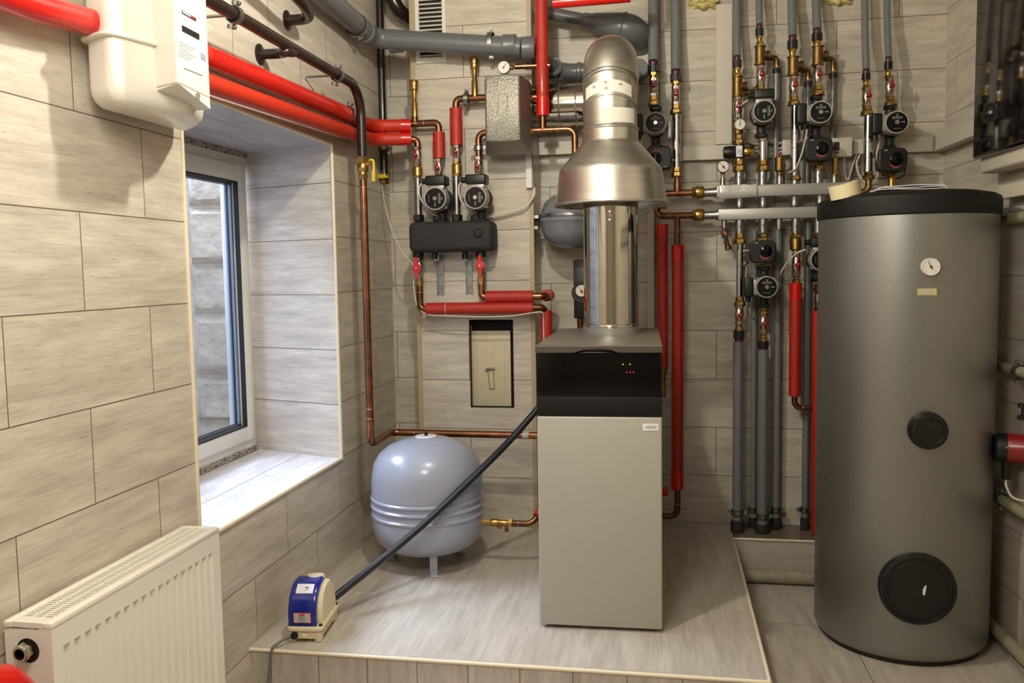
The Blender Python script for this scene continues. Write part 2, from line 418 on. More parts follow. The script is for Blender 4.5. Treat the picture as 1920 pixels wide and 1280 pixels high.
for i, xx in enumerate((BX0, BX1)):
    sg = 1 if i == 0 else -1
    g = G().box((min(xx-.002*sg, xx+.016*sg), BY-.003, 0), (max(xx-.002*sg, xx+.016*sg), BY+.012, CEIL))
    struct(g, 'trim_%d' % (i+1), M['trim_dull'])
# platform and ledge
PX, PY = .262, 2.217
g = G()
def pq(*p, mi=0): g.cur = mi; quad(g, p)
pq((XL,PY,0),(PX,PY,0),(PX,D,0),(XL,D,0),mi=0); pq((XL,PY,ZF),(PX,PY,ZF),(PX,PY,0),(XL,PY,0),mi=1); pq((PX,PY,ZF),(PX,D,ZF),(PX,D,0),(PX,PY,0),mi=1)
o = struct(g, 'floor_platform', [T_floor, T_riser]); o.name = 'platform'; tag(o, kind='structure')
LY = 3.42
g = G(); g.cur = 0; quad(g, ((PX,LY,.0),(RXf(LY),LY,.0),(RXf(D),D,.0),(PX,D,.0))); g.cur = 1; quad(g, ((PX,LY,ZF),(RXf(LY),LY,ZF),(RXf(LY),LY,0),(PX,LY,0)))
struct(g, 'ledge', [T_ledge, T_ledge])
k = 3
def trim(a, b, r=.0055, m='cream'):
    global k
    struct(G().tube([a, b], r, n=10), 'trim_%d' % k, M[m], 40); k += 1
trim((XL,PY,-.003),(PX,PY,-.003)); trim((PX,PY,-.003),(PX,LY+.0,-.003)); trim((PX+.004,LY,-.003),(RXf(LY),LY,-.003), .005)
trim((XL,Y0,ZS),(XL,Y1,ZS),.007); trim((XL,Y1,ZS),(XL,Y1,ZL),.006); trim((XL,Y0,ZL),(XL,Y1,ZL),.007); trim((XL,Y0,ZS),(XL,Y0,ZL),.006)

# window
wx = -1.55
g = G()
wy0, wy1, wz0, wz1 = 2.0, 3.088, .402, 1.495
gy1, gz0, gz1 = 2.985, .494, 1.395
def framebox(g, lo, hi, r=.006): g.rbox(lo, hi, r, 2)
def members(g, x0, x1, ya, yb, za, zb, wl, wr, wb, wt, r):
    g.rbox((x0,ya,za),(x1,ya+wl,zb),r,2); g.rbox((x0,yb-wr,za),(x1,yb,zb),r,2)
    e = .0008
    g.rbox((x0+e,ya+wl-r*1.5,za+e),(x1-e,yb-wr+r*1.5,za+wb),r,2); g.rbox((x0+e,ya+wl-r*1.5,zb-wt),(x1-e,yb-wr+r*1.5,zb-e),r,2)
win = G()
members(win, wx-.07, wx-.005, wy0, wy1, wz0, wz1, .07, wy1-gy1-.02, gz0-.02-wz0, wz1-gz1-.02, .004)
wo = win.obj('window_1', M['frame'], None, 40); wo['kind'] = 'structure'
s = G()
members(s, wx-.055, wx+.012, wy0+.03, gy1+.062, wz0+.035, wz1-.035, .07, .062, gz0-wz0-.035, wz1-.035-gz1, .006)
s.obj('sash', M['frame'], wo, 40)
s = G()
for xx in (wx-.012, wx-.03): 
    s.box((xx-.006, gy1-.012, gz0), (xx+.0, gy1+.001, gz1)); s.box((xx-.006, wy0+.1, gz0-.001), (xx, gy1, gz0+.01)); s.box((xx-.006, wy0+.1, gz1-.01), (xx, gy1, gz1+.001))
s.obj('glazing_spacer', M['spacer'], wo, 0)
s = G(); s.box((wx-.004, gy1-.004, gz0-.002), (wx+.013, gy1+.001, gz1+.002)); s.box((wx-.004, wy0+.1, gz0-.002), (wx+.0125, gy1, gz0+.003)); s.box((wx-.004, wy0+.1, gz1-.003), (wx+.0125, gy1, gz1+.002))
s.obj('gasket', M['rubber'], wo, 0)
gm = bpy.data.materials.new('window_glass'); gm.use_nodes = True; nt = gm.node_tree
for n in list(nt.nodes): nt.nodes.remove(n)
o_ = nn(nt,'ShaderNodeOutputMaterial'); tr = nn(nt,'ShaderNodeBsdfTransparent'); gl = nn(nt,'ShaderNodeBsdfGlossy'); mx = nn(nt,'ShaderNodeMixShader')
gl.inputs['Roughness'].default_value = .02; tr.inputs['Color'].default_value = (.9,.94,.97,1)
fr = nn(nt,'ShaderNodeFresnel'); fr.inputs['IOR'].default_value = 1.5
nt.links.new(fr.outputs[0], mx.inputs[0]); nt.links.new(tr.outputs[0], mx.inputs[1]); nt.links.new(gl.outputs[0], mx.inputs[2]); nt.links.new(mx.outputs[0], o_.inputs[0])
quad(G(), ()) if False else None
g = G(); quad(g, ((wx-.02, wy0+.09, gz0-.005),(wx-.02, gy1+.005, gz0-.005),(wx-.02, gy1+.005, gz1+.005),(wx-.02, wy0+.09, gz1+.005)))
o = g.obj('glass', gm, wo, 0)
# printed protective film left round the frame
g = G(); g.box((wx-.02, wy0, wz1-.002), (wx-.004, YR-.01, ZL-.001)); g.box((wx-.02, wy0, ZS+.001), (wx-.002, wy1, wz0+.002))
g.obj('printed_film', M['film'], wo, 0)['label'] = 'strip of printed protective film along the frame'
# what lies outside: a light well with rough stone walls
stone = mat('rough_stone', (200,182,158), .85, bump=1.0, bdist=.012, bscale=26, var=.2, vscale=9)
stone2 = mat('pale_stone', (205,203,203), .85, bump=1.0, bdist=.012, bscale=30, var=.16, vscale=9)
def stones(name, m, org, ud, vd, nd, W, H, rows, cols, depth, label):
    g = G(); rnd = random.Random(len(name)+3); z = 0
    for r in range(rows):
        h = H/rows*rnd.uniform(.8,1.2); xx = -rnd.uniform(0, W/cols)
        while xx < W:
            w = W/cols*rnd.uniform(.7,1.4); a = max(0, xx); b = min(W, xx+w-.014)
            if b-a > .02:
                dd = depth*rnd.uniform(.5,1.0); n = 9; vs = []; fs = []
                P = lambda u, v, d: Vector(org)+Vector(ud)*u+Vector(vd)*v+Vector(nd)*d
                for i in range(n+1):
                    for j in range(n+1):
                        e = 0 if i in (0,n) or j in (0,n) else dd*rnd.uniform(.85,1.1)
                        vs.append(P(a+(b-a)*i/n, z+(h-.014)*j/n, e+.002))
                for i in range(n):
                    for j in range(n): fs.append((i*(n+1)+j,(i+1)*(n+1)+j,(i+1)*(n+1)+j+1,i*(n+1)+j+1))
                g.add(vs, fs)
            xx += w
        z += h
        if z > H: break
    quad(g, [Vector(org)+Vector(ud)*a+Vector(vd)*b for a, b in ((-.1,-.1),(W+.1,-.1),(W+.1,H+.1),(-.1,H+.1))])
    o = g.obj(name, m, None, 50); o['kind'] = 'structure'; return o
stones('wall_outside_far', stone2, (-2.42,1.2,-.1), (0,1,0), (0,0,1), (1,0,0), 3.6, 1.75, 17, 18, .045, '')
stones('wall_outside_end', stone, (-2.03,3.50,-.1), (1,0,0), (0,0,1), (0,-1,0), .42, 1.95, 8, 1.0, .05, '')
struct(G().box((-2.03,3.502,-.15),(-1.67,4.9,1.85)), 'wall_outside_pier', stone)
struct(G().box((-2.6,1.0,-.2), (XO,5.0,-.12)), 'ground_outside', M['plaster'])

# ------------------------------------------------------------------ small makers
YP = 3.505
def zz(xp, yp, Y=YP): return at(xp, yp, Y).z
def tubething(name, label, cat, pts, r, m, group=None, fil=0.0, n=18, rings=None, ringm='solder', bands=None, bandm='tape_red', rf=None):
    """one pipe run; rings: solder joints given as (point, direction); bands: tape pieces as (a, b)"""
    o = G().tube(pts, r, fil, n=n, rf=rf).obj(name, M[m] if isinstance(m, str) else m, None, 50)
    tag(o, label, cat, group)
    if rings:
        for c, d in rings:
            G().torus(c, d, r, .0012, 20, 6).obj('solder_ring', M[ringm], o, 60)
    if bands:
        for a, b in bands:
            q = G().cyl(a, b, r+.0012, n=22).obj('tape_band', M[bandm], o, 50); q['label'] = 'shiny bright red tape'
    return o

VALVE = None
def make_valve(loc, label, group=None):
    t = empty('ball_valve', loc, label, 'valve', group)
    G().hexn((0,0,.022),(0,0,.0365),.0165).hexn((0,0,-.0365),(0,0,-.022),.0165).lathe([(.013,-.024),(.0165,-.014),(.0175,0),(.0165,.014),(.013,.024)]).cyl((0,-.014,0),(0,-.03,0),.007).obj('body', M['nickel'], t, 35)
    h = G().lathe([(.002,-.009),(.006,-.008),(.0092,-.003),(.0096,0),(.0085,.004),(.005,.0085),(.001,.0095)], (0.002,-.037,0), (0,1,0), 20)
    h.prism([(-.0035,0),(-.002,.026),(.0015,.027),(.0035,0),(.0015,-.027),(-.002,-.026)], -.038, -.032, Matrix.Translation((.002,0,0)))
    h.obj('handle', M['red_handle'], t, 40)
    return t
def valve(xp, y0, y1, label, hx=0, Y=YP, group='red handled ball valves'):
    global VALVE
    a, b = at(xp, y0, Y), at(xp, y1, Y); c = (a+b)/2; s = (a.z-b.z)/.073
    if VALVE is None: VALVE = make_valve(c, label, group); v = VALVE
    else: v = dup(VALVE, c, label, group)
    v.scale = (1, 1, s); v.rotation_euler = (0, 0, hx)
    return v
COUP = None
def coupling(xp, y0, y1, label, Y=YP, s=1.0, flip=False, brass_end=None):
    """purple ring, black sleeve, brass neck; y0 top, y1 bottom of the whole coupling"""
    global COUP
    a, b = at(xp, y0, Y), at(xp, y1, Y); h = a.z-b.z
    if COUP is None:
        COUP = empty('pipe_coupling', (0,0,0), label, 'coupling', 'black compression couplings')
        G().ccyl((0,0,-.0),(0,0,-.18),.0155,.001).obj('ring', M['purple'], COUP)
        g = G().ccyl((0,0,-.17),(0,0,-.64),.0185,.002)
        for i in range(14):
            q = 2*PI*i/14; g.box((-.0012,-.0012,-.6),(.0012,.0012,-.22), Matrix.Translation((.0186*math.cos(q), .0186*math.sin(q), 0)))
        g.obj('sleeve', M['black'], COUP)
        G().hexn((0,0,-.64),(0,0,-.82),.0145).cyl((0,0,-.8),(0,0,-1),.0115).obj('neck', M['brass'], COUP)
        c = COUP; c.location = a
    else: c = dup(COUP, a, label, 'black compression couplings')
    c.scale = (s, s, h); c.rotation_euler = (0,0,0)
    if flip: c.location = b; c.rotation_euler = (PI, 0, 0)
    c['label'] = label
    return c
def hexfit(xp, y0, y1, label, r=.019, Y=YP, m='brass', name='union_nut', split=.5, collar=True):
    a, b = at(xp, y0, Y), at(xp, y1, Y); t = empty(name, b, label, 'fitting'); h = a.z-b.z
    G().hexn((0,0,0),(0,0,h*split), r).obj('nut', M[m], t)
    G().hexn((0,0,h*split),(0,0,h), r*.78).obj('neck', M[m], t)
    if collar: G().ccyl((0,0,-.0005),(0,0,h*.12), r*1.08, .0008).obj('collar', M['brass_dark'], t)
    return t
def tee(xp, y0, y1, label, r=.0185, Y=YP, m='brass_dark', side=1, sy=.5):
    a, b = at(xp, y0, Y), at(xp, y1, Y); h = a.z-b.z
    t = empty('tee_fitting', b, label, 'fitting')
    g = G().lathe([(r*1.0,0),(r*1.12,.001),(r*1.12,.005),(r*.95,.007),(r*.95,h-.007),(r*1.12,h-.005),(r*1.12,h-.001),(r,h)])
    g.lathe([(r*.8,0),(r*.8,r*1.2),(r*.98,r*1.3),(r*.98,r*1.7),(r*.8,r*1.75)], (0,0,h*sy), (side,0.25,0))
    g.obj('body', M[m], t); return t

def stub(xp, y0, y1, label, r=.0165, Y=3.5, arrow=1, flare=False):
    a, b = at(xp, y0, Y), at(xp, y1, Y); h = a.z-b.z
    return a, b, h

# pumps -------------------------------------------------------------
def make_pump(rot, label, group=None):
    """head towards -Y; rot=0 box on the left, rot=-90deg box on top"""
    t = empty('circulation_pump', (0,0,0), label, 'pump', group)
    R = Matrix.Rotation(rot, 4, 'Y')      # turns x towards -z for positive angles
    # origin: centre of the motor face; pipe axis 0.11 behind
    g = G().lathe([(.030,.0),(.0395,.003),(.0415,.012),(.043,.02),(.043,.05),(.040,.06)], (0,0,0), (0,1,0), 36)
    for i in range(4):
        q = PI/4+PI/2*i; g.cyl((.041*math.cos(q),.03,.041*math.sin(q)),(.041*math.cos(q),.062,.041*math.sin(q)),.006,n=10)
    g.obj('motor_housing', M['pump_grey'], t)
    G().torus((0,.0015,0),(0,1,0),.0385,.0022,36,8).obj('front_ring', M['white'] if False else M['label_silver'], t)
    p = G().lathe([(.0365,0),(.037,.003)], (0,-.0015,0), (0,1,0), 36).obj('name_plate', M['plate_black'], t)
    G().lathe([(.007,0),(.0085,.0015),(.0085,.006)], (0,-.006,0), (0,1,0), 18).obj('vent_screw', M['nickel'], t)
    A = R @ Matrix.Rotation(PI/2, 4, 'X')
    text_mesh('lettering', 'GRUNDFOS', .0068, R @ Matrix.Translation((0,-.0022,.0175)) @ Matrix.Rotation(PI/2,4,'X'), M['print_light'], p)
    g = G(); 
    for sgn in (-1, 1): g.tube([(-.0035*sgn,-.002,.0225),(-.0015*sgn,-.002,.026),(-.004*sgn,-.002,.029)], .0006, n=6)
    g.box((-.004,-.0025,.0245),(.004,-.0018,.0252)); g.box((-.013,-.0024,-.0225),(.013,-.0018,-.0218)); g.box((.014,-.0024,-.001),(.022,-.0018,.0012))
    g.box((.024,-.0024,-.002),(.027,-.0018,.002)) ; g.box((-.018,-.0024,.0125),(.018,-.0018,.0131))
    g.v = [tuple(R @ Vector(v)) for v in g.v]; g.obj('lettering', M['print_light'], p)
    # terminal box
    b = G().rbox((-.083,.004,-.037),(-.048,.075,.037),.006,3, M=R).obj('terminal_box', M['black'], t)
    g = G().cyl(R @ Vector((-.066,.04,-.037)), R @ Vector((-.066,.04,-.056)), .0105, n=14)
    g.obj('cable_gland', M['black'], b)
    g = G().rbox((-.05,.012,-.03),(-.03,.06,.03),.004,2, M=R); g.obj('box_neck', M['pump_grey'], t)
    g = G()
    for i in range(3): g.cyl(R @ Vector((-.0835,.028,-.02+.02*i)), R @ Vector((-.082,.028,-.02+.02*i)), .0035, n=8)
    g.obj('screws', M['dark_hole'], b)
    # volute on the pipe axis
    g = G().lathe([(.040,.058),(.044,.064),(.046,.08),(.044,.105),(.034,.128),(.01,.135)], (0,0,0), (0,1,0), 30)
    g.cyl((0,.105,.03),(0,.105,.066),.019,.017,n=20); g.cyl((0,.105,-.03),(0,.105,-.072),.019,.017,n=20)
    g.obj('volute', M['pump_dark'], t)
    G().hexn((0,.105,.062),(0,.105,.078),.024).obj('union', M['black'], t)
    G().hexn((0,.105,-.084),(0,.105,-.068),.024).obj('union', M['black'], t)
    return t
PL = make_pump(0, 'x'); PT = make_pump(PI/2, 'x'); pump_used = {}
def pump(xp, yp, Yf, label, top=False, s=1.0, mirror=False):
    src = PT if top else PL; k_ = 'T' if top else 'L'
    c = at(xp, yp, Yf)
    if k_ not in pump_used: pump_used[k_] = 1; src.location = c; o = src; o['label'] = label
    else: o = dup(src, c, label)
    o['group'] = 'circulation pumps'; o['label'] = label; o.scale = (s, s, s); return o

# mixing valve with actuator -----------------------------------------
def make_act(label):
    t = empty('mixing_valve_actuator', (0,0,0), label, 'actuator', 'black mixing valve actuators')
    pr = [(-.048,.0),(-.046,-.03),(-.036,-.041),(.030,-.044),(.046,-.034),(.052,.0),(.05,.03),(.040,.042),(0,.046),(-.038,.043),(-.047,.032)]
    g = G().prism(pr, -.0, .06); 
    o = g.obj('housing', M['black'], t, 30)
    bv = o.modifiers.new('bevel', 'BEVEL'); bv.width = .005; bv.segments = 3; bv.limit_method = 'ANGLE'
    G().lathe([(.018,0),(.022,.002),(.024,.012)], (.012,-.010,.004), (0,1,0), 28).box((.010,-.012,-.016),(.014,-.009,.022)).obj('knob', M['black_gloss'], t)
    q = G()
    n = 12
    for i in range(n):
        a0 = PI*(1.15+.55*i/n); a1 = PI*(1.15+.55*(i+1)/n); r0, r1 = .027, .027+.006*math.sin(PI*(i+.9)/(n+.5))
        r1b = .027+.006*math.sin(PI*(i+.1)/(n+.5)) if i else .0275
        P = lambda a, r: Vector((.012+r*math.cos(a), -.0008, .004+r*math.sin(a)))
        q.add([P(a0,r0),P(a1,r0),P(a1,r1),P(a0,r1b)], [(0,1,2,3)])
        q.add([P(a0,r0)+Vector((0,.002,0)),P(a1,r0)+Vector((0,.002,0)),P(a1,r1)+Vector((0,.002,0)),P(a0,r1b)+Vector((0,.002,0))], [(0,1,2,3)])
    q.obj('scale_arc', M['orange_arc'], t, 0)
    text_mesh('lettering', 'ESBE', .007, Matrix.Translation((-.024,-.0008,.035)) @ Matrix.Rotation(PI/2,4,'X'), M['print_light'], t)
    G().hexn((0,.075,-.05),(0,.075,-.036),.021).hexn((0,.075,.04),(0,.075,.054),.021).lathe([(.024,.05),(.024,.095)],(0,0,0),(0,1,0)).cyl((0,.075,-.04),(0,.075,.04),.022).obj('valve_body', M['brass'], t)
    return t
ACT = make_act('x'); act_used = []
def act(xp, yp, Y, label, rot=0.0, s=1.0):
    c = at(xp, yp, Y)
    if not act_used: o = ACT; o.location = c; act_used.append(1)
    else: o = dup(ACT, c, label)
    o['label'] = label; o.rotation_euler = (0, rot, 0); o.scale = (s,s,s); return o

def gauge(c, r, label, d=(0,-1,0), needle=2.2, red=False, face='dial_white', depth=.016, case='black', stem=None, ticks=10):
    """dial gauge: case, face with printed scale, needle, stem"""
    c = Vector(c); d = Vector(d).normalized(); u = Vector((0,0,1)).cross(d).normalized() * -1; w = Vector((0,0,1)); w = (w-d*w.dot(d)).normalized()
    t = empty('dial_gauge', c, label, 'gauge'); Z = Vector((0,0,0))
    if u.dot(Vector((1,0,0))) < 0 and abs(d.y) > .5: u = -u
    G().lathe([(r*.9,-depth),(r,-depth*.8),(r,.0),(r*.96,.0015),(r*.9,.0005),(r*.9,-.002)], Z, d, 32).obj('case', M[case], t)
    G().lathe([(r*.9,-.003),(r*.9,0.0)], Z, d, 32).obj('dial_face', M[face], t)
    g = G()
    def bar(a, r0, r1, wd, g, hgt=.0007):
        e = u*math.cos(a)+w*math.sin(a); f = e.cross(d)
        vs = [e*r0+f*wd+d*hgt, e*r1+f*wd*.6+d*hgt, e*r1-f*wd*.6+d*hgt, e*r0-f*wd+d*hgt]
        g.add(vs+[v+d*.0004 for v in vs], [(0,1,2,3),(7,6,5,4),(0,4,5,1),(1,5,6,2),(2,6,7,3),(3,7,4,0)])
    for i in range(ticks): bar(-PI*.25+PI*1.5*i/(ticks-1), r*.68, r*.8, r*.02, g)
    g.obj('scale_print', M['dial_print'], t, 0)
    if red:
        g = G(); bar(needle+PI, -r*.1, r*.45, r*.2, g, .001); g.obj('red_mark', M['dial_red'], t, 0)
    g = G(); bar(needle, -r*.3, r*.72, r*.045, g, .002); g.lathe([(r*.12,.001),(r*.12,.0035)], Z, d, 12); g.obj('needle', M['dial_print'], t)
    if stem:
        G().cyl(Vector(stem[0])-c, Vector(stem[1])-c, .0055, n=14).hexn((Vector(stem[1])-c)*.5+(Vector(stem[0])-c)*.5, Vector(stem[1])-c, .009).obj('stem', M['brass'], t)
    return t

def clamp(c, d, r, label, wall=(0,1,0), L=.05, ears=(0,0,1), cat='clamp'):
    """two-piece pipe clamp: band with rubber lining, two ears with screws, rod to the wall"""
    c = Vector(c); d = Vector(d).normalized(); e = Vector(ears).normalized(); wl = Vector(wall).normalized()
    t = empty('pipe_clamp', c, label, cat)
    G().lathe([(r+.001,-.010),(r+.0045,-.010),(r+.0045,.010),(r+.001,.010)], (0,0,0), d, 28, close=False).obj('lining', M['rubber'], t)
    g = G().lathe([(r+.0035,-.008),(r+.006,-.008),(r+.006,.008),(r+.0035,.008)], (0,0,0), d, 28, close=False)
    f = d.cross(e).normalized()
    for s in (-1, 1):
        o = e*(s*(r+.010)); g.add([o+d*a+e*(b*s)+f*q for a in (-.008,.008) for b in (-.006,.008) for q in (-.004,.004)], [(0,1,3,2),(4,6,7,5),(0,4,5,1),(2,3,7,6),(0,2,6,4),(1,5,7,3)])
    g.obj('band', M['zinc'], t)
    for s in (-1, 1):
        o = e*(s*(r+.013)); G().cyl(o-f*.011, o+f*.011, .0028, n=10).hexn(o+f*.006, o+f*.010, .0055).cyl(o-f*.012, o-f*.009, .0055, n=12).obj('screw', M['zinc'], t)
    if L: G().cyl(wl*(r+.004), wl*(r+L), .004, n=10).obj('threaded_rod', M['zinc'], t)
    return t
def cable(pts, r, label, m='cable', n=8, name='cable', seg=10, cat='cable'):
    """smooth cable through the points (Catmull-Rom)"""
    P = [Vector(p) for p in pts]; P = [P[0]*2-P[1]]+P+[P[-1]*2-P[-2]]; out = []
    for i in range(1, len(P)-2):
        for k_ in range(seg):
            t = k_/seg; a, b, c, d_ = P[i-1], P[i], P[i+1], P[i+2]
            out.append(.5*((2*b)+(c-a)*t+(2*a-5*b+4*c-d_)*t*t+(3*b-a-3*c+d_)*t*t*t))
    out.append(P[-2])
    o = G().tube(out, r, 0, n=n).obj(name, M[m], None, 80); return tag(o, label, cat)
# ------------------------------------------------------------------ BOILER
b0 = Vector((-.188, 2.472, 0)); bw = .179; bd = .72
boil = empty('boiler', b0, 'tall narrow gas boiler with a beige-grey front and glossy black control panel', 'boiler', rot=(0,0,math.radians(1.2)))
G().rbox((-bw+.004,.02,.014),(bw-.004,bd,.816),.004,2).obj('casing', M['boiler_grey'], boil)
fp = G().rbox((-bw,0,.010),(bw,.024,.633),.005,3).obj('front_panel', M['boiler_grey'], boil)
# control panel
G().rbox((-bw,.001,.635),(bw,.03,.694),.003,2).obj('lower_fascia', M['black_matt'], boil)
cp = G().rbox((-bw,-.002,.694),(bw,.03,.823),.004,3).obj('control_panel', M['black_gloss'], boil)
cp['label'] = 'glossy black control panel with green and red lights'
for xx, yy, mm in ((1168,683,'ledg'),(1181,683,'ledg'),(1175,698,'ledr'),(1181.5,698,'ledr'),(1188,698,'ledr')):
    p = at(xx, yy, b0.y-.003)-b0
    G().lathe([(.0009,-.002),(.0013,0),(.0009,.0012)], (p.x,-.002,p.z), (0,-1,0), 12).obj('indicator_light', M[mm], cp)['label'] = 'lit green indicator' if mm == 'ledg' else 'lit red indicator'
# lid with a scooped front edge
lid = G()
zt, z0_ = .8405, .8195
pts = [(-bw-.001, zt), (-bw-.001, z0_)]
for i in range(21):
    a = -1+2*i/20; pts.append((-.005+a*.066, z0_+.0135*(1-a*a)**1.3))
pts += [(bw+.001, z0_), (bw+.001, zt)]
lid.prism(pts, -.012, .012)
lid.rbox((-bw-.001,.005,.824),(bw+.001,bd+.004,zt),.003,2)
lo = lid.obj('lid', M['lid_grey'], boil, 30)
eg = G().prism([(p[0]*.998, p[1]) for p in pts[1:-1]]+[(bw+.0006, zt-.0035),(-bw-.0006, zt-.0035)], -.0128, -.0115).obj('lid_edge', mat('lid_edge_grey', (88,85,78), .38, .4), lo, 30); eg['label'] = 'dark grey front edge of the lid'
G().box((-bw+.01,.03,.0),(-bw+.05,.08,.016)).box((bw-.05,.03,.0),(bw-.01,.08,.016)).box((-bw+.01,bd-.08,.0),(-bw+.05,bd-.03,.016)).box((bw-.05,bd-.08,0),(bw-.01,bd-.03,.016)).box((-bw+.02,.05,.006),(bw-.02,bd-.05,.0145)).obj('plinth', M['black'], boil)
p = at(1220,801,b0.y-.003)-b0
s = G(); s.add([(p.x-.023,-.0012,p.z+.010),(p.x+.022,-.0012,p.z+.009),(p.x+.0225,-.0012,p.z-.009),(p.x-.022,-.0012,p.z-.011),
                (p.x-.023,.0012,p.z+.010),(p.x+.022,.0012,p.z+.009),(p.x+.0225,.0012,p.z-.009),(p.x-.022,.0012,p.z-.011)], [(0,1,2,3),(7,6,5,4),(0,4,5,1),(1,5,6,2),(2,6,7,3),(3,7,4,0)])
so = s.obj('sticker', M['label_white'], boil, 0); so['label'] = 'small white paper sticker'
g = G()
for i in range(9): g.box((p.x-.014+i*.0034,-.0016,p.z-.005+.001*(i % 2)),(p.x-.012+i*.0034,-.001,p.z+.001+.002*(i % 3)))
g.obj('scribble', M['pump_grey'], so, 0)

# ------------------------------------------------------------------ FLUE
FX, FY = -.178, 2.94
fl = empty('flue_pipe', (FX,FY,.8405), 'shiny polished steel flue pipe standing on the boiler lid', 'flue')
FR = .092
zh = 1.262
G().lathe([(FR*1.06,0),(FR*1.06,.022),(FR*1.0,.024)], n=48).obj('socket', M['galv'], fl)
G().lathe([(FR*1.02,.022),(FR*1.03,.026),(FR*1.02,.031),(FR,.033),(FR,zh-.8405+.09)], n=64).obj('tube', M['flue'], fl)
for i in range(3): G().ccyl((.002+(.002 if i==1 else 0), -FR-.002, zh-.8405-.02-.013*i), (.002, -FR+.004, zh-.8405-.02-.013*i), .004, .0005, 10).obj('rivet', M['nickel'], fl)
hd = empty('draft_hood', (FX,FY,zh), 'wide bell-shaped brushed aluminium draft hood over the flue pipe', 'hood')
G().lathe([(.186,.012),(.1795,.05),(.172,.112),(.170,.119),(.165,.127),(.140,.158),(.108,.196),(.096,.209),(.092,.214),(.092,.25),(.088,.251),(.088,.213),(.13,.16),(.162,.122),(.168,.11),(.178,.045),(.184,.008)], n=72, close=False).obj('bell', M['alu'], hd, 28)
G().torus((0,0,.009),(0,0,1),.188,.0052,72,10).obj('rolled_rim', M['alu'], hd)
for a in (15, 30, 150, 200, 330): 
    q = math.radians(a); e = Vector((math.cos(q), math.sin(q), 0)); G().tube([e*.186+Vector((0,0,.012)), e*.16+Vector((0,0,-.004)), e*.094+Vector((0,0,-.035))], .0012, n=6).obj('wire_strut', M['zinc'], hd)
G().torus((0,0,.212),(0,0,1),.0935,.0022,60,8).torus((0,0,.253),(0,0,1),.0935,.0028,60,8).obj('seam_ring', M['alu'], hd)
G().cyl((-.012,-.1765,.075),(-.012,-.172,.075),.0022,n=8).obj('rivet', M['alu'], hd)
G().cyl((-.010,-.180,.045),(-.010,-.175,.045),.0022,n=8).obj('rivet', M['alu'], hd)
# upper flue: pipe, gored elbow
R1 = .0885
ze = zh+.25
ue = empty('flue_elbow', (FX,FY,ze), 'dull steel flue elbow with ribbed seams and a paper label band above the hood', 'flue')
zt_ = 1.758-ze
E0 = Vector((0,0,0)); pts = [(0,0,.003),(0,0,zt_-.075),(0,.035,zt_-.015),(0,.10,zt_),(0,.30,zt_)]
G().tube(pts, R1, .05, n=48, seg=6).obj('elbow', M['alu'], ue, 40)
def ring_at(c, d, R, r=.0025): return G().torus(c, d, R, r, 60, 8)

def ring_cyl(z0, k):
    P = [(R1*math.cos(2*PI*i/60), R1*math.sin(2*PI*i/60), z0-k*R1*math.sin(2*PI*i/60)) for i in range(61)]
    return G().tube(P, .003, n=8, cap=False).obj('seam_ring', M['alu'], ue)
ring_cyl(.066,.42); ring_cyl(.146,.42); ring_cyl(.158,.42); ring_at((0,0,.006),(0,.05,1),R1,.003).obj('seam_ring', M['alu'], ue)

# label band
def curved_label(R, z0, z1, a0, a1, tilt, n=24, off=.0012):
    g = G(); vs = []
    for i in range(n+1):
        a = a0+(a1-a0)*i/n; x_, y_ = R*math.sin(a), -R*math.cos(a); dz = -tilt*(y_+R)
        for z in (z0, z1):
            for o_ in (off, -.001): vs.append(((R+o_)*math.sin(a), -(R+o_)*math.cos(a), z+dz))
    fs = []
    for i in range(n):
        b = i*4; fs += [(b,b+4,b+6,b+2),(b+1,b+3,b+7,b+5),(b,b+1,b+5,b+4),(b+2,b+6,b+7,b+3)]
    fs += [(0,2,3,1),(n*4,n*4+1,n*4+3,n*4+2)]
    return g.add(vs, fs)
lb = curved_label(R1, .112, .150, -1.0, .95, .45).obj('paper_label', M['paper'], ue, 60); lb['label'] = 'cream paper label band with CE marks'
for q, zz_ in ((-.55,.136),(-.1,.141),(.45,.138),(-.08,.122)):
    dz = -.45*(-R1*math.cos(q)+R1)
    Mx = Matrix.Translation((R1*math.sin(q)*1.02, -R1*math.cos(q)*1.02-.0008, zz_+dz)) @ Matrix.Rotation(q,4,'Z') @ Matrix.Rotation(PI/2,4,'X')
    text_mesh('ce_mark', 'CE', .009, Mx, M['dial_print'], lb)
lb2 = curved_label(R1, .015, .062, -.22, 1.15, .0).obj('paper_label', M['paper'], ue, 60); lb2['label'] = 'blank cream paper label'
# horizontal duct into the chimney breast
yd = 3.44
du = tag(G().tube([(FX-.05,yd,1.698),(-.30,yd,1.698),(BX1+.002,yd,1.698)], .080, .0, n=44).obj('flue_duct', M['flue'], None, 60), 'horizontal steel duct running from the flue elbow into the chimney breast', 'duct')
for xx in (-.30,-.335,-.40): G().torus((xx,yd,1.698),(1,0,0),.081,.003,44,8).obj('seam_ring', M['alu'], du)
G().tube([(FX,3.243,1.756),(FX-.0,yd-.0,1.715),(FX-.08,yd,1.70)], .0835, .07, n=40).obj('bend', M['alu'], du)

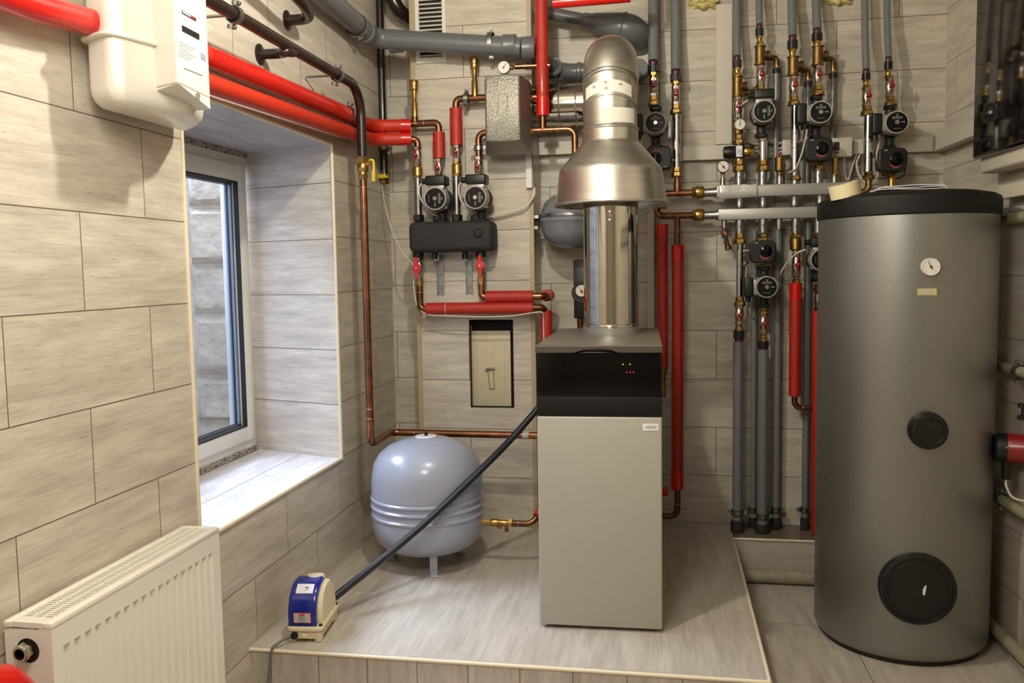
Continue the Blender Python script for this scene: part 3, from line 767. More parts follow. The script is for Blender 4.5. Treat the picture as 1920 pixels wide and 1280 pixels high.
# ------------------------------------------------------------------ HOT WATER CYLINDER
tc_ = Vector((.760, 2.972, -.165))
R_ = .2645
cy = empty('hot_water_cylinder', tc_, 'large grey hot water storage cylinder with a black lid', 'boiler tank')
G().lathe([(R_-.012,.018),(R_-.003,.03),(R_,.045),(R_,1.372)], n=96).obj('jacket', M['cyl_grey'], cy, 50)
G().lathe([(R_+.001,1.366),(R_+.005,1.37),(R_+.005,1.412),(R_+.002,1.424),(R_-.012,1.432),(R_*.8,1.441),(R_*.5,1.446),(0,1.448)], n=96).obj('lid', M['black_matt'], cy, 40)
for a in (80, 200, 320):
    q = math.radians(a-170); G().ccyl((.18*math.cos(q),.18*math.sin(q),0),(.18*math.cos(q),.18*math.sin(q),.022),.022).obj('foot', M['bar_grey'], cy)
G().lathe([(R_-.02,.0),(R_-.016,.02)], n=48).lathe([(R_-.03,.0),(R_-.03,.024)], n=48).obj('base_ring', M['black'], cy)
def on_cyl(xp, yp):
    k_ = ray(xp, yp); o = Vector((0,0)); c = Vector((tc_.x, tc_.y)); d = Vector((k_.x, k_.y))
    A = d.dot(d); B = -2*d.dot(c); C = c.dot(c)-R_*R_; t = (-B-math.sqrt(B*B-4*A*C))/(2*A)
    p = CAM+k_*t; n = Vector((p.x-tc_.x, p.y-tc_.y, 0)).normalized(); return p, n
p, n = on_cyl(1720,1103)
fg = G().lathe([(.108,-.03),(.110,.0),(.108,.010),(.098,.013),(.096,.009),(.086,.010),(.084,.013),(.03,.015),(0,.015)], p-tc_, n, 56).obj('inspection_cover', M['black'], cy, 30)
fg['label'] = 'large round black cover near the bottom'
e = Vector((0,0,1)).cross(n).normalized(); 
P_ = lambda a, b, c=.016: p-tc_+e*a+Vector((0,0,1))*b+n*c
G().add([P_(.012,.004),P_(.018,.016),P_(.022,.016),P_(.018,-.012),P_(.012,-.014), P_(.012,.004,.0145),P_(.018,.016,.0145),P_(.022,.016,.0145),P_(.018,-.012,.0145),P_(.012,-.014,.0145)],[(0,1,2,3,4),(9,8,7,6,5),(0,5,6,1),(1,6,7,2),(2,7,8,3),(3,8,9,4),(4,9,5,0)]).obj('sticker', M['label_white'], fg, 0)
p, n = on_cyl(1738,806)
c2 = G().lathe([(.054,-.02),(.055,.0),(.054,.022),(.050,.029),(.040,.031),(.038,.028),(0,.028)], p-tc_, n, 44).obj('port_cap', M['black'], cy, 30); c2['label'] = 'round black cap halfway up'
p, n = on_cyl(1743,500); gd = n
gg = gauge(p+n*.014, .0255, 'x', d=gd, needle=2.05, case='white', depth=.016, ticks=7); gg.name = 'thermometer'; 
for kx in ('label','category'): del gg[kx]
gg.parent = cy; gg.location = p+n*.014-tc_; gg['label'] = 'small round white thermometer'
p, n = on_cyl(1738,547); e = n.cross(Vector((0,0,1))).normalized()
def quadlabel(p, n, w, h, m, parent, off=.0015, name='sticker', rot=0.0, th=.001):
    e = Vector((0,0,1)).cross(n).normalized(); u = Vector((0,0,1))
    e2 = e*math.cos(rot)+u*math.sin(rot); u2 = u*math.cos(rot)-e*math.sin(rot)
    c = []
    for o_ in (off, off-th):
        for a, b in ((-1,-1),(1,-1),(1,1),(-1,1)): c.append(p+e2*(a*w/2)+u2*(b*h/2)+n*o_)
    return G().add(c, [(0,1,2,3),(7,6,5,4),(0,4,5,1),(1,5,6,2),(2,6,7,3),(3,7,4,0)]).obj(name, M[m], parent, 0)
st = quadlabel(p-tc_, n, .052, .02, 'green_tape', cy, .002, th=.003); st['label'] = 'strip of yellow-green tape'
quadlabel(p-tc_-Vector((.003,0,0)), n, .036, .013, 'label_silver', st, .0028, 'paper_slip', .05, th=.0005)
# things on the lid
zl = tc_.z+1.432
p = at(1584,361,2.86); 
rl = tag(G().lathe([(.026,-.021),(.046,-.021),(.046,.021),(.026,.021)], (0,0,0), (0,0,1), 44, close=False).obj('masking_tape_roll', M['tape_roll'], None, 30), 'roll of cream masking tape tilted on the left edge of the black lid', 'tape')
rl.data.polygons[0].use_smooth = True
G().lathe([(.0245,-.0205),(.0262,-.0205),(.0262,.0205),(.0245,.0205)], close=False, n=32).obj('cardboard_core', M['paper'], rl)
g = rl.data
rl.location = (p.x, 2.86, zl+.021); rl.rotation_euler = (math.radians(5), math.radians(-14), 0)
bm = bmesh.new(); bm.from_mesh(rl.data)
bmesh.ops.contextual_create(bm, geom=[]) if False else None
bm.free()
pa = empty('folded_papers', (0,0,0), 'thin stack of folded white papers lying on the black lid', 'papers')
a = at(1637,361,2.92); b = at(1764,358,2.92)
zl2 = tc_.z+1.447
for i in range(3):
    z = zl2+.003+i*.0052; vs = []; fs = []
    n = 10; x0, x1 = a.x+.01*i, b.x-.004*i
    for j in range(n+1):
        u = j/n
        for yy in (2.85, 3.02):
            vs.append((x0+(x1-x0)*u, yy, z+.0012*math.sin(u*7+i*2)+.001*math.sin(yy*50)))
    g = G()
    vt = [(v[0],v[1],v[2]+.0022) for v in vs]
    N = len(vs)
    for j in range(n): fs += [(2*j,2*j+1,2*j+3,2*j+2),(N+2*j,N+2*j+2,N+2*j+3,N+2*j+1),(2*j,2*j+2,N+2*j+2,N+2*j),(2*j+1,N+2*j+1,N+2*j+3,2*j+3)]
    fs += [(0,N,N+1,1),(2*n,2*n+1,N+2*n+1,N+2*n)]
    g.add(vs+vt, fs); g.obj('sheet', M['label_white'], pa, 60)
G().tube([(a.x+.006,2.85,zl2+.003),(a.x-.002,2.85,zl2+.007),(a.x+.008,2.85,zl2+.012)],.0012,.004,n=6).obj('fold', M['label_white'], pa)

# ------------------------------------------------------------------ EXPANSION VESSEL on legs
ec = Vector((-.848, 2.985, 0))
ev = empty('expansion_vessel', ec, 'squat pale blue-grey expansion vessel on three legs beside the boiler', 'tank')
re = .2
G().lathe([(0,.045),(.05,.047),(.115,.058),(.162,.077),(.188,.104),(.197,.135),(re,.16),(re,.188),(re+.004,.192),(re+.004,.198),(re,.202),(re-.001,.218),(re+.005,.224),(re+.005,.229),(re-.001,.234),(re,.247),(re+.004,.251),(re+.004,.257),(re,.261),(re,.315),(.196,.345),(.189,.378),(.169,.410),(.135,.437),(.085,.457),(.035,.466),(0,.468)], n=96).obj('body', M['vessel'], ev, 40)
for a in (-68, 52, 172):
    q = math.radians(a); Rm = Matrix.Rotation(q, 4, 'Z')
    G().box((.135,-.013,.006),(.143,.013,.09), Rm).rbox((.128,-.014,0),(.160,.014,.006),.002,1,M=Rm).obj('leg', M['vessel'], ev)
G().lathe([(.0,.0),(.038,.0),(.040,-.003)], (0,0,.4695)).obj('ring_label', M['label_white'], ev)
G().ccyl((0,0,.466),(0,0,.482),.0065,.001).obj('valve_cap', M['black'], ev)

# ------------------------------------------------------------------ PIPE COLUMNS ON THE BACK WALL
S = lambda x, y, Y=YP: at(x, y, Y)
ORD = ['leftmost','second','third','fourth','fifth','sixth','seventh','rightmost']
cols = [(1225,10,117,138,147),(1267,9.3,134,153,163),(1382,7.3,108,126,137),(1424,6.4,48,68,78),(1486,8,70,94,104),(1532,8.2,57,76,88),(1624,6.6,133,150,160),(1666,6.2,110,133,142)]
TOPZ = 2.42
for i, (x_, r_, ye, yb, yn) in enumerate(cols):
    p = S(x_, ye-2); rr = px(r_, p)
    tubething('grey_pipe', '%s of eight grey plastic pipes coming down from the top edge on the back wall' % ORD[i], 'pipe', [(p.x, YP, p.z), (p.x, YP+.03, p.z+.12), (p.x, 3.59-rr, TOPZ)], rr, 'ppr', 'grey risers above the manifold')
    coupling(x_, ye, yn, 'black and purple coupling under the %s of eight grey pipes from the top' % ORD[i], s=rr/.0155*.93)
    # brackets for long pipes
# column 1
valve(1225.5, 146, 181, 'red handled ball valve above the leftmost pump beside the flue elbow')
hexfit(1226, 180, 199, 'brass union nut between ball valve and leftmost pump', .022)
pump(1229, 230, YP-.105, 'leftmost pump on the back wall, just right of the silver flue elbow')
act(1235, 295, YP-.075, 'black actuator with orange scale half hidden behind the draft hood', rot=PI, s=1.02)
p = S(1231, 318); q = S(1237, 362)
tubething('red_insulated_pipe', 'short red insulated pipe below the actuator, mostly behind the draft hood', 'pipe', [(p.x,YP+.01,p.z+.012),(p.x,YP+.01,q.z-.02)], .019, 'foam_red')
# column 2
valve(1267, 161, 197, 'red handled ball valve on the chrome tube column right of the leftmost pump')
hexfit(1267.5, 196, 214, 'brass nut on top of the chrome tube right of the leftmost pump', .022)
def chrome_col(x_, y0, y1, label, r=.0165, clip=0, ringsy=(), name='chrome_tube'):
    a, b = S(x_, y0), S(x_, y1)
    t = empty(name, b, label, 'pipe')
    h = a.z-b.z
    G().lathe([(r,0),(r,h*.0+.004),(r,h-.004),(r*1.12,h-.003),(r*1.12,h)], n=28).obj('tube', M['chrome'], t)
    for yy in ringsy: G().torus((0,0,S(x_,yy).z-b.z),(0,0,1),r,.0012,24,6).obj('ring', M['zinc'], t)
    if clip:
        z = S(x_, clip).z-b.z; G().rbox((-r-.018,-.012,z-.034),(-r-.002,.004,z+.034),.002,2).obj('thermometer_clip', M['zinc'], t)
    return t
chrome_col(1268.5, 213, 314, 'tall chrome tube right of the leftmost pump, with a clip on its left side', .0162, clip=243, ringsy=(263,292))
hexfit(1269, 312, 332, 'brass nut below the tall chrome tube right of the leftmost pump', .021)
# side connector from the actuator
a = S(1256, 302); b = S(1267, 302)
tag(G().cyl((a.x-.004,YP-.02,a.z),(b.x,YP-.006,a.z),.008).obj('connector', M['chrome'], None), 'small chrome cross connector between black actuator and chrome tube beside the hood', 'fitting')
# copper manifold feeds
zu = S(1300,361).z; zl_ = S(1300,403.5).z
cr = .0125
x0 = S(1243,365).x; xt = S(1270,361).x; xe = S(1300,361).x
o = G().tube([(x0,YP,S(1240,392).z),(x0,YP,zu),(xe,YP,zu)], cr, .022, n=20).lathe([(cr*1.1,-.0),(cr*1.15,.03),(cr*.95,.05)], (xt,YP,zu), (0,0,1), 20)
o = tag(o.obj('copper_tee_pipe', M['copper'], None, 50), 'upper copper tee pipe running right from the draft hood into the manifold', 'pipe')
for xx in (1254, 1290): G().torus((S(xx,361).x,YP,zu),(1,0,0),cr,.0013,20,6).obj('solder_ring', M['solder'], o)
G().cyl((xt,YP,zu+.03),(xt,YP,S(1269,331).z),.0105).obj('spigot', M['copper'], o)
x0 = S(1231,396).x
o = G().tube([(x0,YP+.02,S(1231,385).z),(x0+.004,YP,zl_),(xe,YP,zl_)], cr, .03, n=20).cyl((xt,YP,zl_),(xt,YP,S(1272,462).z),.0115)
o = tag(o.obj('copper_tee_pipe', M['copper_dull'], None, 50), 'lower copper tee pipe running right from the draft hood into the manifold', 'pipe')
for xx in (1256, 1290): G().torus((S(xx,403).x,YP,zl_),(1,0,0),cr,.0013,20,6).obj('solder_ring', M['solder'], o)
for yy in (434, 456): G().torus((xt,YP,S(1272,yy).z),(0,0,1),.0115,.0013,20,6).obj('solder_ring', M['solder'], o)
for nm, z_ in (('upper', zu), ('lower', zl_)):
    t = empty('union_nut', (S(1298,361).x,YP,z_), 'brass union joining the %s copper tee pipe to the grey manifold' % nm, 'fitting')
    G().hexn((0,0,0),(.016,0,0),.0235, .3).obj('nut', M['brass_dark'], t); G().lathe([(.0235,.014),(.0245,.018),(.0245,.04),(.021,.045)], (0,0,0), (1,0,0), 28).obj('ring', M['brass'], t)
# manifold bars
def bar(xa, ya, xb, yb, hh, label, spig):
    a, b = S(xa, ya), S(xb, yb); z = (a.z+b.z)/2
    t = empty('manifold_bar', (a.x,YP,z), label, 'manifold')
    G().rbox((0,-.022,-hh),(b.x-a.x,.022,hh),.004,2).obj('bar', M['bar_grey'], t)
    G().lathe([(.0165,-.052),(.0165,-.012),(.022,-.0),(.022,.002)], (0,0,0), (1,0,0), 28).obj('inlet_stub', M['steel'], t)
    for (xs, y0, y1, rs) in spig:
        u, v = S(xs, y0), S(xs, y1); 
        G().lathe([(rs*1.18,0),(rs,.008),(rs,(u.z-v.z))] , (u.x-a.x,0,v.z-z), (0,0,1), 24).obj('stub', M['steel'], t) 
    return t
zb0 = .0215
ub = bar(1343,360,1600,353,.0225,'upper grey manifold bar, its left end wrapped in loose silver film',[(1386,322,351,.0175),(1430,320,350,.0175),(1462,331,350,.0125),(1491,320,349,.017),(1535,319,348,.017),(1565,329,348,.0125),(1355,333,352,.010)])
lb_ = bar(1346,402,1600,397,.0215,'lower grey manifold bar ending behind the black lid of the cylinder',[])
for (xs, y1, rs) in ((1358,427,.0105),(1387,438,.0175),(1431,436,.0175),(1461,429,.0125),(1492,436,.017),(1534,436,.0165)):
    v = S(xs,y1); u = S(xs,402); G().cyl((u.x-lb_.location.x,0,-.02),(u.x-lb_.location.x,0,v.z-lb_.location.z),rs,n=24).obj('stub', M['steel'], lb_)
for xs in (1387,1431,1490,1538):
    u, v = S(xs,371), S(xs,392); G().lathe([(.0225,0),(.017,.008),(.017,.03),(.018,u.z-v.z-.002)], (u.x-lb_.location.x,0,.0215), (0,0,1), 24).obj('link_stub', M['steel'], lb_)
# direction arrows on stubs
def arrow(par, xs, ys, up):
    p = S(xs, ys, YP-.0178)-par.location; s = 1 if up else -1
    G().add([(p.x-.0008,-.0182,p.z-.006*s),(p.x+.0008,-.0182,p.z-.006*s),(p.x+.0008,-.0182,p.z+.001*s),(p.x+.003,-.0180,p.z+.001*s),(p.x,-.0182,p.z+.007*s),(p.x-.003,-.0180,p.z+.001*s),(p.x-.0008,-.0182,p.z+.001*s)],[(0,1,2,3,4,5,6)]).obj('arrow_mark', M['dial_print'], par, 0)
for xs, ys, up in ((1386,333,1),(1430,331,0),(1491,328,1),(1535,328,0)): arrow(ub, xs, ys, up)
for xs, ys, up in ((1387,424,0),(1431,423,1),(1492,424,0)): arrow(lb_, xs, ys, up)
# film wrap
W0 = ub.location
g = G(); a = S(1346,348); b = S(1420,346); hh = .024
vs = []; n = 16
rnd = random.Random(4)
for i in range(n+1):
    u = i/n; x_ = a.x+(b.x-a.x)*u-W0.x; drop = .006*(1-u)**2
    for (yy, zc) in ((-.0245,-hh-drop),(-.0255-.001*math.sin(u*9),0),(-.0245,hh+.001*math.sin(i*1.3)),(.0,hh+.0035)):
        vs.append((x_, yy-rnd.uniform(0,.0018), zc+rnd.uniform(-.0008,.0008)))
fs = [(4*i+j,4*(i+1)+j,4*(i+1)+j+1,4*i+j+1) for i in range(n) for j in range(3)]
wrp = g.add(vs, fs).obj('film_wrap', M['foil_wrap'], ub, 60); sm = wrp.modifiers.new('thick','SOLIDIFY'); sm.thickness = .0008; wrp['label'] = 'loose crumpled silver film'
# gauges on manifold
gauge(S(1356,312,YP-.03), .0232, 'round pressure gauge with red marker standing on the left end of the manifold', needle=2.2, red=True, stem=(S(1355,333), S(1355,322)), ticks=12)
# drain cock
c = S(1358,437); t = empty('drain_cock', c, 'small copper drain cock with black lever under the left end of the manifold', 'valve')
G().cyl((0,0,0),(0,0,.02),.009).lathe([(.010,-.022),(.0125,-.018),(.0125,.01),(.009,.012)], (0,0,0), (0,1,0), 24).torus((0,-.022,0),(0,1,0),.008,.002).obj('body', M['copper'], t)
G().prism([(-.012,.0),(-.012,-.008),(-.003,-.010),(-.003,-.034),(.004,-.036),(.006,-.008),(.010,-.006),(.009,0)], -.030, -.024, Matrix.Translation((.0,0,-.012))).obj('lever', M['black'], t)
G().tube([(.004,-.01,-.008),(.008,-.016,-.03),(.012,-.03,-.055)], .0085, .01).lathe([(.0115,0),(.0125,.003),(.012,.016)], (.012,-.026,-.05), (.1,-.3,-1), 18).obj('outlet', M['copper_dull'], t)

# column 3
tee(1382.5, 143, 182, 'dark bronze tee below the third of eight grey pipes', .0195)
hexfit(1383, 136, 145, 'brass nut above the dark bronze tee of the third column', .0155, split=.6, collar=False)
valve(1383, 180, 222, 'red handled ball valve above the small silver gauge of the third column')
t = tag(G().lathe([(.0155,0),(.019,.002),(.019,.045),(.0205,.047),(.0205,.052),(.016,.054)], S(1384,252), (0,0,1)).obj('gauge_body', M['brass_dark'], None), 'bronze sleeve carrying the small silver thermometer in the third column', 'fitting')
gauge(S(1387.5,233,YP-.028), .0215, 'small silver round thermometer in front of the third pipe column', needle=1.5, case='nickel', depth=.012, ticks=11)
hexfit(1385, 252, 271, 'brass nut between the small silver thermometer and the thermostatic mixing valve', .0215, m='brass')
# thermostatic mixing valve
c = S(1385.5,285); t = empty('thermostatic_mixing_valve', c, 'brass thermostatic mixing valve with a black knob on its left and a white label', 'valve')
G().cyl((0,0,-.034),(0,0,.036),.017).lathe([(.017,.012),(.021,.02),(.021,.045),(.018,.05)], (0,0,0), (1,0,0), 28).hexn((.04,0,0),(.058,0,0),.0235).obj('body', M['brass'], t)
G().lathe([(.014,.014),(.0235,.017),(.025,.03),(.0245,.048),(.021,.058),(.012,.060)], (0,0,0), (-1,0,0), 28).obj('knob', M['black'], t)
G().rbox((-.016,-.026,-.025),(.018,.02,.025),.003,2).obj('cover', M['black'], t)
l_ = quadlabel(Vector((-.001,-.026,0)), Vector((0,-1,0)), .022, .042, 'label_white', t, .0012)
text_mesh('lettering', 'ESBE', .008, Matrix.Translation((-.004,-.0279,.0)) @ Matrix.Rotation(PI/2,4,'Y') @ Matrix.Rotation(PI/2,4,'X'), M['dial_print'], l_)
G().add([(.004,-.0277,-.016),(.008,-.0277,-.016),(.006,-.0277,.006),(.004,-.0277,.006)],[(0,1,2,3)]).obj('red_print', M['dial_red'], l_, 0)
G().cyl((.056,0,0),(.085,0,0),.010).hexn((.07,0,0),(.084,0,0),.0165).obj('side_union', M['zinc'], t)
hexfit(1386, 298, 322, 'brass union under the thermostatic mixing valve', .0235)
# side arm of column 3
a = S(1394,172); 
tag(G().tube([(a.x,YP+.012,a.z-.004),(a.x+.035,YP+.03,a.z),(a.x+.06,YP+.03,a.z+.02)], .0115, .02).hexn((a.x+.016,YP+.018,a.z-.003),(a.x+.028,YP+.024,a.z-.001),.0165).obj('side_elbow', M['brass_dark'], None), 'bronze side elbow leaving the third column towards the pump', 'fitting')

# column 4
tee(1425, 86, 122, 'dark bronze tee below the fourth of eight grey pipes', .0195)
hexfit(1425, 77, 88, 'brass nut above the dark bronze tee of the fourth column', .0155, split=.6, collar=False)
valve(1426, 122, 162, 'red handled ball valve directly above the pump with its box on top')
hexfit(1426, 160, 177, 'brass union on the pump with its black box on top, back wall', .0195, collar=False)
pump(1433, 208, YP-.105, 'pump with its black box on top, in the upper row on the back wall', top=True, s=1.0)
hexfit(1430, 256, 266, 'pale steel hexagon cap below the pump of the fourth column', .0225, m='nickel', split=.7, collar=False)
chrome_col(1430, 265, 301, 'short chrome tube between the fourth pump and the manifold', .0165)
hexfit(1430.5, 299, 321, 'brass union on the second stub of the upper manifold bar', .0235)
# side branches running down behind
def back_branch(xa, ya, xe_, ye, yc, xb, ybt, r, nm, brn, yel=None):
    """elbow leaving a tee, coupling, then thin grey pipe down"""
    a = S(xa, ya); e = S(xe_, ye, YP+.06)
    o = G().tube([(a.x,YP+.006,a.z),(a.x+.02,YP+.05,a.z),(e.x,YP+.06,a.z-.0),(e.x,YP+.06,S(xe_,yc,YP+.06).z)], .0105, .014).hexn((a.x+.006,YP+.016,a.z),(a.x+.016,YP+.04,a.z),.017).obj('side_elbow', M['brass_dark'], None)
    tag(o, 'bronze side elbow turning down beside the %s column' % nm, 'fitting')
    coupling(xe_, yc, yc+18, 'small black coupling under the side elbow of the %s column' % nm, Y=YP+.06, s=.8, flip=True)
    b = S(xb, ybt, YP+.06)
    tubething('thin_grey_pipe', brn, 'pipe', [(e.x,YP+.06,S(xe_,yc+17,YP+.06).z),(e.x,YP+.06,b.z)], r, 'ppr')
back_branch(1433,103,1456,118,122,1458,350,.0135,'fourth','thin grey pipe running down behind the pumps right of the fourth column')
back_branch(1497,126,1515,140,146,1516,350,.0085,'fifth','thin grey pipe running down behind the pumps right of the fifth column')
back_branch(1542,105,1562,120,130,1564,300,.0085,'sixth','thin grey pipe running down right of the sixth column')
# column 5
tee(1487, 106, 142, 'bronze tee below the fifth of eight grey pipes', .0205)
valve(1488, 142, 183, 'red handled ball valve on the chrome tube between the two middle pumps')
hexfit(1488.5, 181, 198, 'brass nut on top of the chrome tube of the fifth column', .0225)
chrome_col(1490, 197, 323, 'long chrome tube between the two middle pumps of the upper row', .0165, ringsy=(251,278))
hexfit(1491, 321, 338, 'brass union on the third stub of the upper manifold bar', .021)
# column 6
tee(1533, 86, 123, 'bronze tee below the sixth of eight grey pipes', .0205)
valve(1533.5, 122, 162, 'red handled ball valve above the sixth column pump')
hexfit(1534, 160, 179, 'brass union nut above the sixth column pump', .022)
pump(1539, 210, YP-.105, 'pump with its black box on the left, third from the left in the upper row')
act(1535, 280, YP-.075, 'black actuator with a red arc between the pump and the junction box', s=1.0)
hexfit(1535.5, 299, 320, 'dark brass union on the fourth stub of the upper manifold bar', .021, m='brass_dark')
# column 7
hexfit(1624.5, 158, 169, 'brass nut under the black coupling of the seventh column', .017, collar=False)
valve(1625, 165, 200, 'red handled ball valve on the chrome tube left of the rightmost pump')
hexfit(1625.5, 199, 216, 'brass nut on top of the chrome tube left of the rightmost pump', .0225)
chrome_col(1627, 215, 322, 'long chrome tube left of the rightmost pump', .0165, ringsy=(267,296))
hexfit(1628, 320, 336, 'brass union under the chrome tube left of the rightmost pump', .0205, m='brass_dark')
a = S(1629,336); b = S(1608,362)
o = tag(G().tube([(a.x,YP,a.z),(a.x,YP,b.z+.004),(a.x-.06,YP,b.z+.004)], .0125, .03).hexn((a.x-.045,YP,b.z+.004),(a.x-.03,YP,b.z+.004),.019).obj('bronze_elbow', M['brass_dark'], None), 'bronze elbow turning left behind the tape roll', 'fitting')
# column 8
valve(1668, 146, 182, 'red handled ball valve above the rightmost pump')
hexfit(1667, 141, 148, 'brass nut above the rightmost ball valve', .0165, split=.8, collar=False)
hexfit(1669.5, 181, 198, 'brass union nut above the rightmost pump', .022)
pump(1682, 229, YP-.105, 'rightmost pump on the back wall, above the cylinder lid')
act(1674, 300, YP-.075, 'black actuator with a red arc above the papers on the cylinder lid', s=1.03)
hexfit(1672, 323, 334, 'brass union under the rightmost black actuator', .02, collar=False)
a = S(1672,334); b = S(1673,372)
tubething('brass_pipe', 'short shiny brass pipe going down behind the folded papers', 'pipe', [(a.x,YP,a.z+.002),(a.x,YP,b.z-.04)], .014, 'brass')
# air vent and small fittings on the bar
c = S(1461.5,331); t = empty('air_vent', c, 'cylindrical brass air vent on the upper manifold bar', 'valve')
G().cyl((0,0,-.002),(0,0,.022),.009).lathe([(.012,.018),(.0185,.022),(.0185,.066),(.0205,.067),(.0205,.071),(.017,.074),(.008,.075)]).obj('body', M['brass_dark'], t)
G().cyl((-.006,0,.074),(-.006,0,.088),.006,n=12).obj('cap', M['red_handle'], t)
hexfit(1565, 296, 331, 'slim brass fitting on the rightmost small stub of the manifold', .0125, m='brass', split=.3)
# junction boxes and trunking
def boxthing(name, p0, p1, Yb, dep, m, label, cat, r=.003):
    a, b = at(p0[0], p0[1], Yb-dep), at(p1[0], p1[1], Yb-dep)
    t = empty(name, ((a.x+b.x)/2, Yb, b.z), label, cat); L = t.location
    G().rbox((a.x-L.x,-dep,0),(b.x-L.x,0,a.z-b.z),r,2).obj('box', M[m], t); return t
t = boxthing('junction_box',(1467,262),(1484,290),D-.04,.04,'duct','narrow cream junction box left of the long chrome tube','box')
t = boxthing('relay_box',(1560,258),(1598,293),D-.04,.045,'duct','cream relay box with a small dark window right of the sixth column','box')
q = at(1569,273,D-.085)-t.location; G().rbox((q.x-.013,-.0465,q.z-.018),(q.x+.010,-.044,q.z+.014),.001,1).obj('window', M['dial_print'], t)
G().box((q.x-.009,-.0462,q.z-.028),(q.x+.009,-.0445,q.z-.022)).obj('red_print', M['dial_red'], t, 0)
def duct(p0, p1, Yb, dep, label, cat='cable duct', name='cable_duct'):
    a, b = at(p0[0], p0[1], Yb-dep), at(p1[0], p1[1], Yb-dep)
    t = empty(name, (a.x, Yb, min(a.z,b.z)), label, cat); L = t.location
    G().box((a.x-L.x,-dep+.003,min(a.z,b.z)-L.z),(b.x-L.x,0,max(a.z,b.z)-L.z)).obj('base', M['duct'], t, 0)
    e = .002; G().rbox((min(a.x,b.x)-L.x-e,-dep,0-e),(max(a.x,b.x)-L.x+e,-dep+.012,abs(a.z-b.z)+e),.002,1).obj('cover', M['duct'], t)
    return t
# horizontal duct along the back wall
zdt, zdb = at(1720,256,D-.05).z, at(1720,284,D-.05).z
def hduct(xa, xb, label, dep=.05, zt=None, zb=None):
    t = empty('cable_duct', (xa, D, zb or zdb), label, 'cable duct'); h = (zt or zdt)-(zb or zdb)
    G().box((0,-dep+.004,.002),(xb-xa,0,h-.002)).obj('base', M['duct'], t, 0)
    G().rbox((-.001,-dep,0),(xb-xa+.001,-dep+.014,h),.002,1).obj('cover', M['duct'], t); return t
xr = RXf(D)-.001
hduct(at(1260,280,D-.04).x, xr-.05, 'long horizontal cream cable duct on the back wall behind the pumps', .04)
hduct(BX1+.001, at(1075,270,D-.05).x, 'short horizontal cream cable duct between chimney breast and copper elbow', .045, at(1045,256,D-.05).z, at(1045,289,D-.05).z)
a, b = at(1343,8,D-.04), at(1372,264,D-.04)
t = empty('cable_duct', (a.x, D, zdt+.002), 'wide vertical cream cable duct right of the leftmost chrome tube', 'cable duct')
G().box((0,-.036,0),(b.x-a.x,0,a.z-zdt-.002)).obj('base', M['duct'], t, 0); G().rbox((-.001,-.04,0),(b.x-a.x+.001,-.028,a.z-zdt-.002),.002,1).obj('cover', M['duct'], t)
a, b = at(1214,408,D-.02), at(1227,640,D-.02)
t = empty('cable_duct', (a.x, D, .6), 'narrow vertical cream cable duct on the back wall between flue and red pipe', 'cable duct')
G().box((0,-.016,0),(b.x-a.x,0,.78)).obj('base', M['duct'], t, 0); G().rbox((-.001,-.02,0),(b.x-a.x+.001,-.012,.78),.002,1).obj('cover', M['duct'], t)
# yellow filler foam blobs at the top
for (x_, y_, w_, lab) in ((1322,-2,.05,'lump of yellow filler foam at the top edge left of the vertical duct'),(1573,-8,.045,'lump of yellow filler foam at the top edge between grey pipes')):
    c = at(x_, y_, D-.01); bm = bmesh.new(); bmesh.ops.create_icosphere(bm, subdivisions=4, radius=1)
    for v in bm.verts:
        n_ = v.co.normalized(); k_ = 1+.18*math.sin(n_.x*9+x_)+.14*math.sin(n_.z*13)+.1*math.sin(n_.y*17+n_.x*7)
        v.co = Vector((n_.x*w_*k_*1.15, n_.y*.03*k_, n_.z*w_*.75*k_))
    g = G().add([v.co+c for v in bm.verts], [[v.index for v in f.verts] for f in bm.faces]); bm.free()
    tag(g.obj('filler_foam', M['putty'], None, 80), lab, 'filler foam')
    
# ------------------------------------------------------------------ LOWER COLUMNS
YL = YP
def lower_pipe(x_, y0, y1, r_, label, Y, basey0, basey1, ordn):
    a, b = at(x_, y0, Y), at(x_, (y0+y1)/2, Y); rr = px(r_, a); xx = b.x
    tubething('grey_pipe', label, 'pipe', [(xx,Y,a.z),(xx,Y,.03)], rr, 'ppr')
    z = at(x_, basey0, Y).z
    t = tag(G().lathe([(rr*1.1,0),(rr*1.35,.002),(rr*1.32,z-.004),(rr*1.25,z),(rr*.9,z+.002)], (xx,Y,.0005), (0,0,1), 22).obj('foam_sleeve', M['black_soft'], None), 'dark grey foam sleeve round the foot of the %s lower pipe' % ordn, 'sleeve')
    clamp((xx,Y,at(x_,basey0-15,Y).z), (0,0,1), rr, 'steel clamp near the foot of the %s lower pipe' % ordn, L=max(.01, D-Y-rr-.006), ears=(1,0,0))
    return xx
# back ones
lower_pipe(1413, 432, 960, 6.2, 'thin grey pipe running behind the two left lower pipe columns', YP+.065, 970, 0, 'second')
lower_pipe(1457, 412, 960, 7.2, 'thin grey pipe just right of the lower pump column', YP+.06, 970, 0, 'fourth')
lower_pipe(1512, 412, 965, 6.2, 'thin dark grey pipe right of the red insulated column', YP+.06, 970, 0, 'fifth')
lower_pipe(1383, 640, 960, 9.3, 'thick grey pipe, leftmost of the lower columns', YL, 975, 0, 'first')
lower_pipe(1430, 655, 960, 10, 'thick grey pipe below the lower pump', YL, 982, 0, 'third')
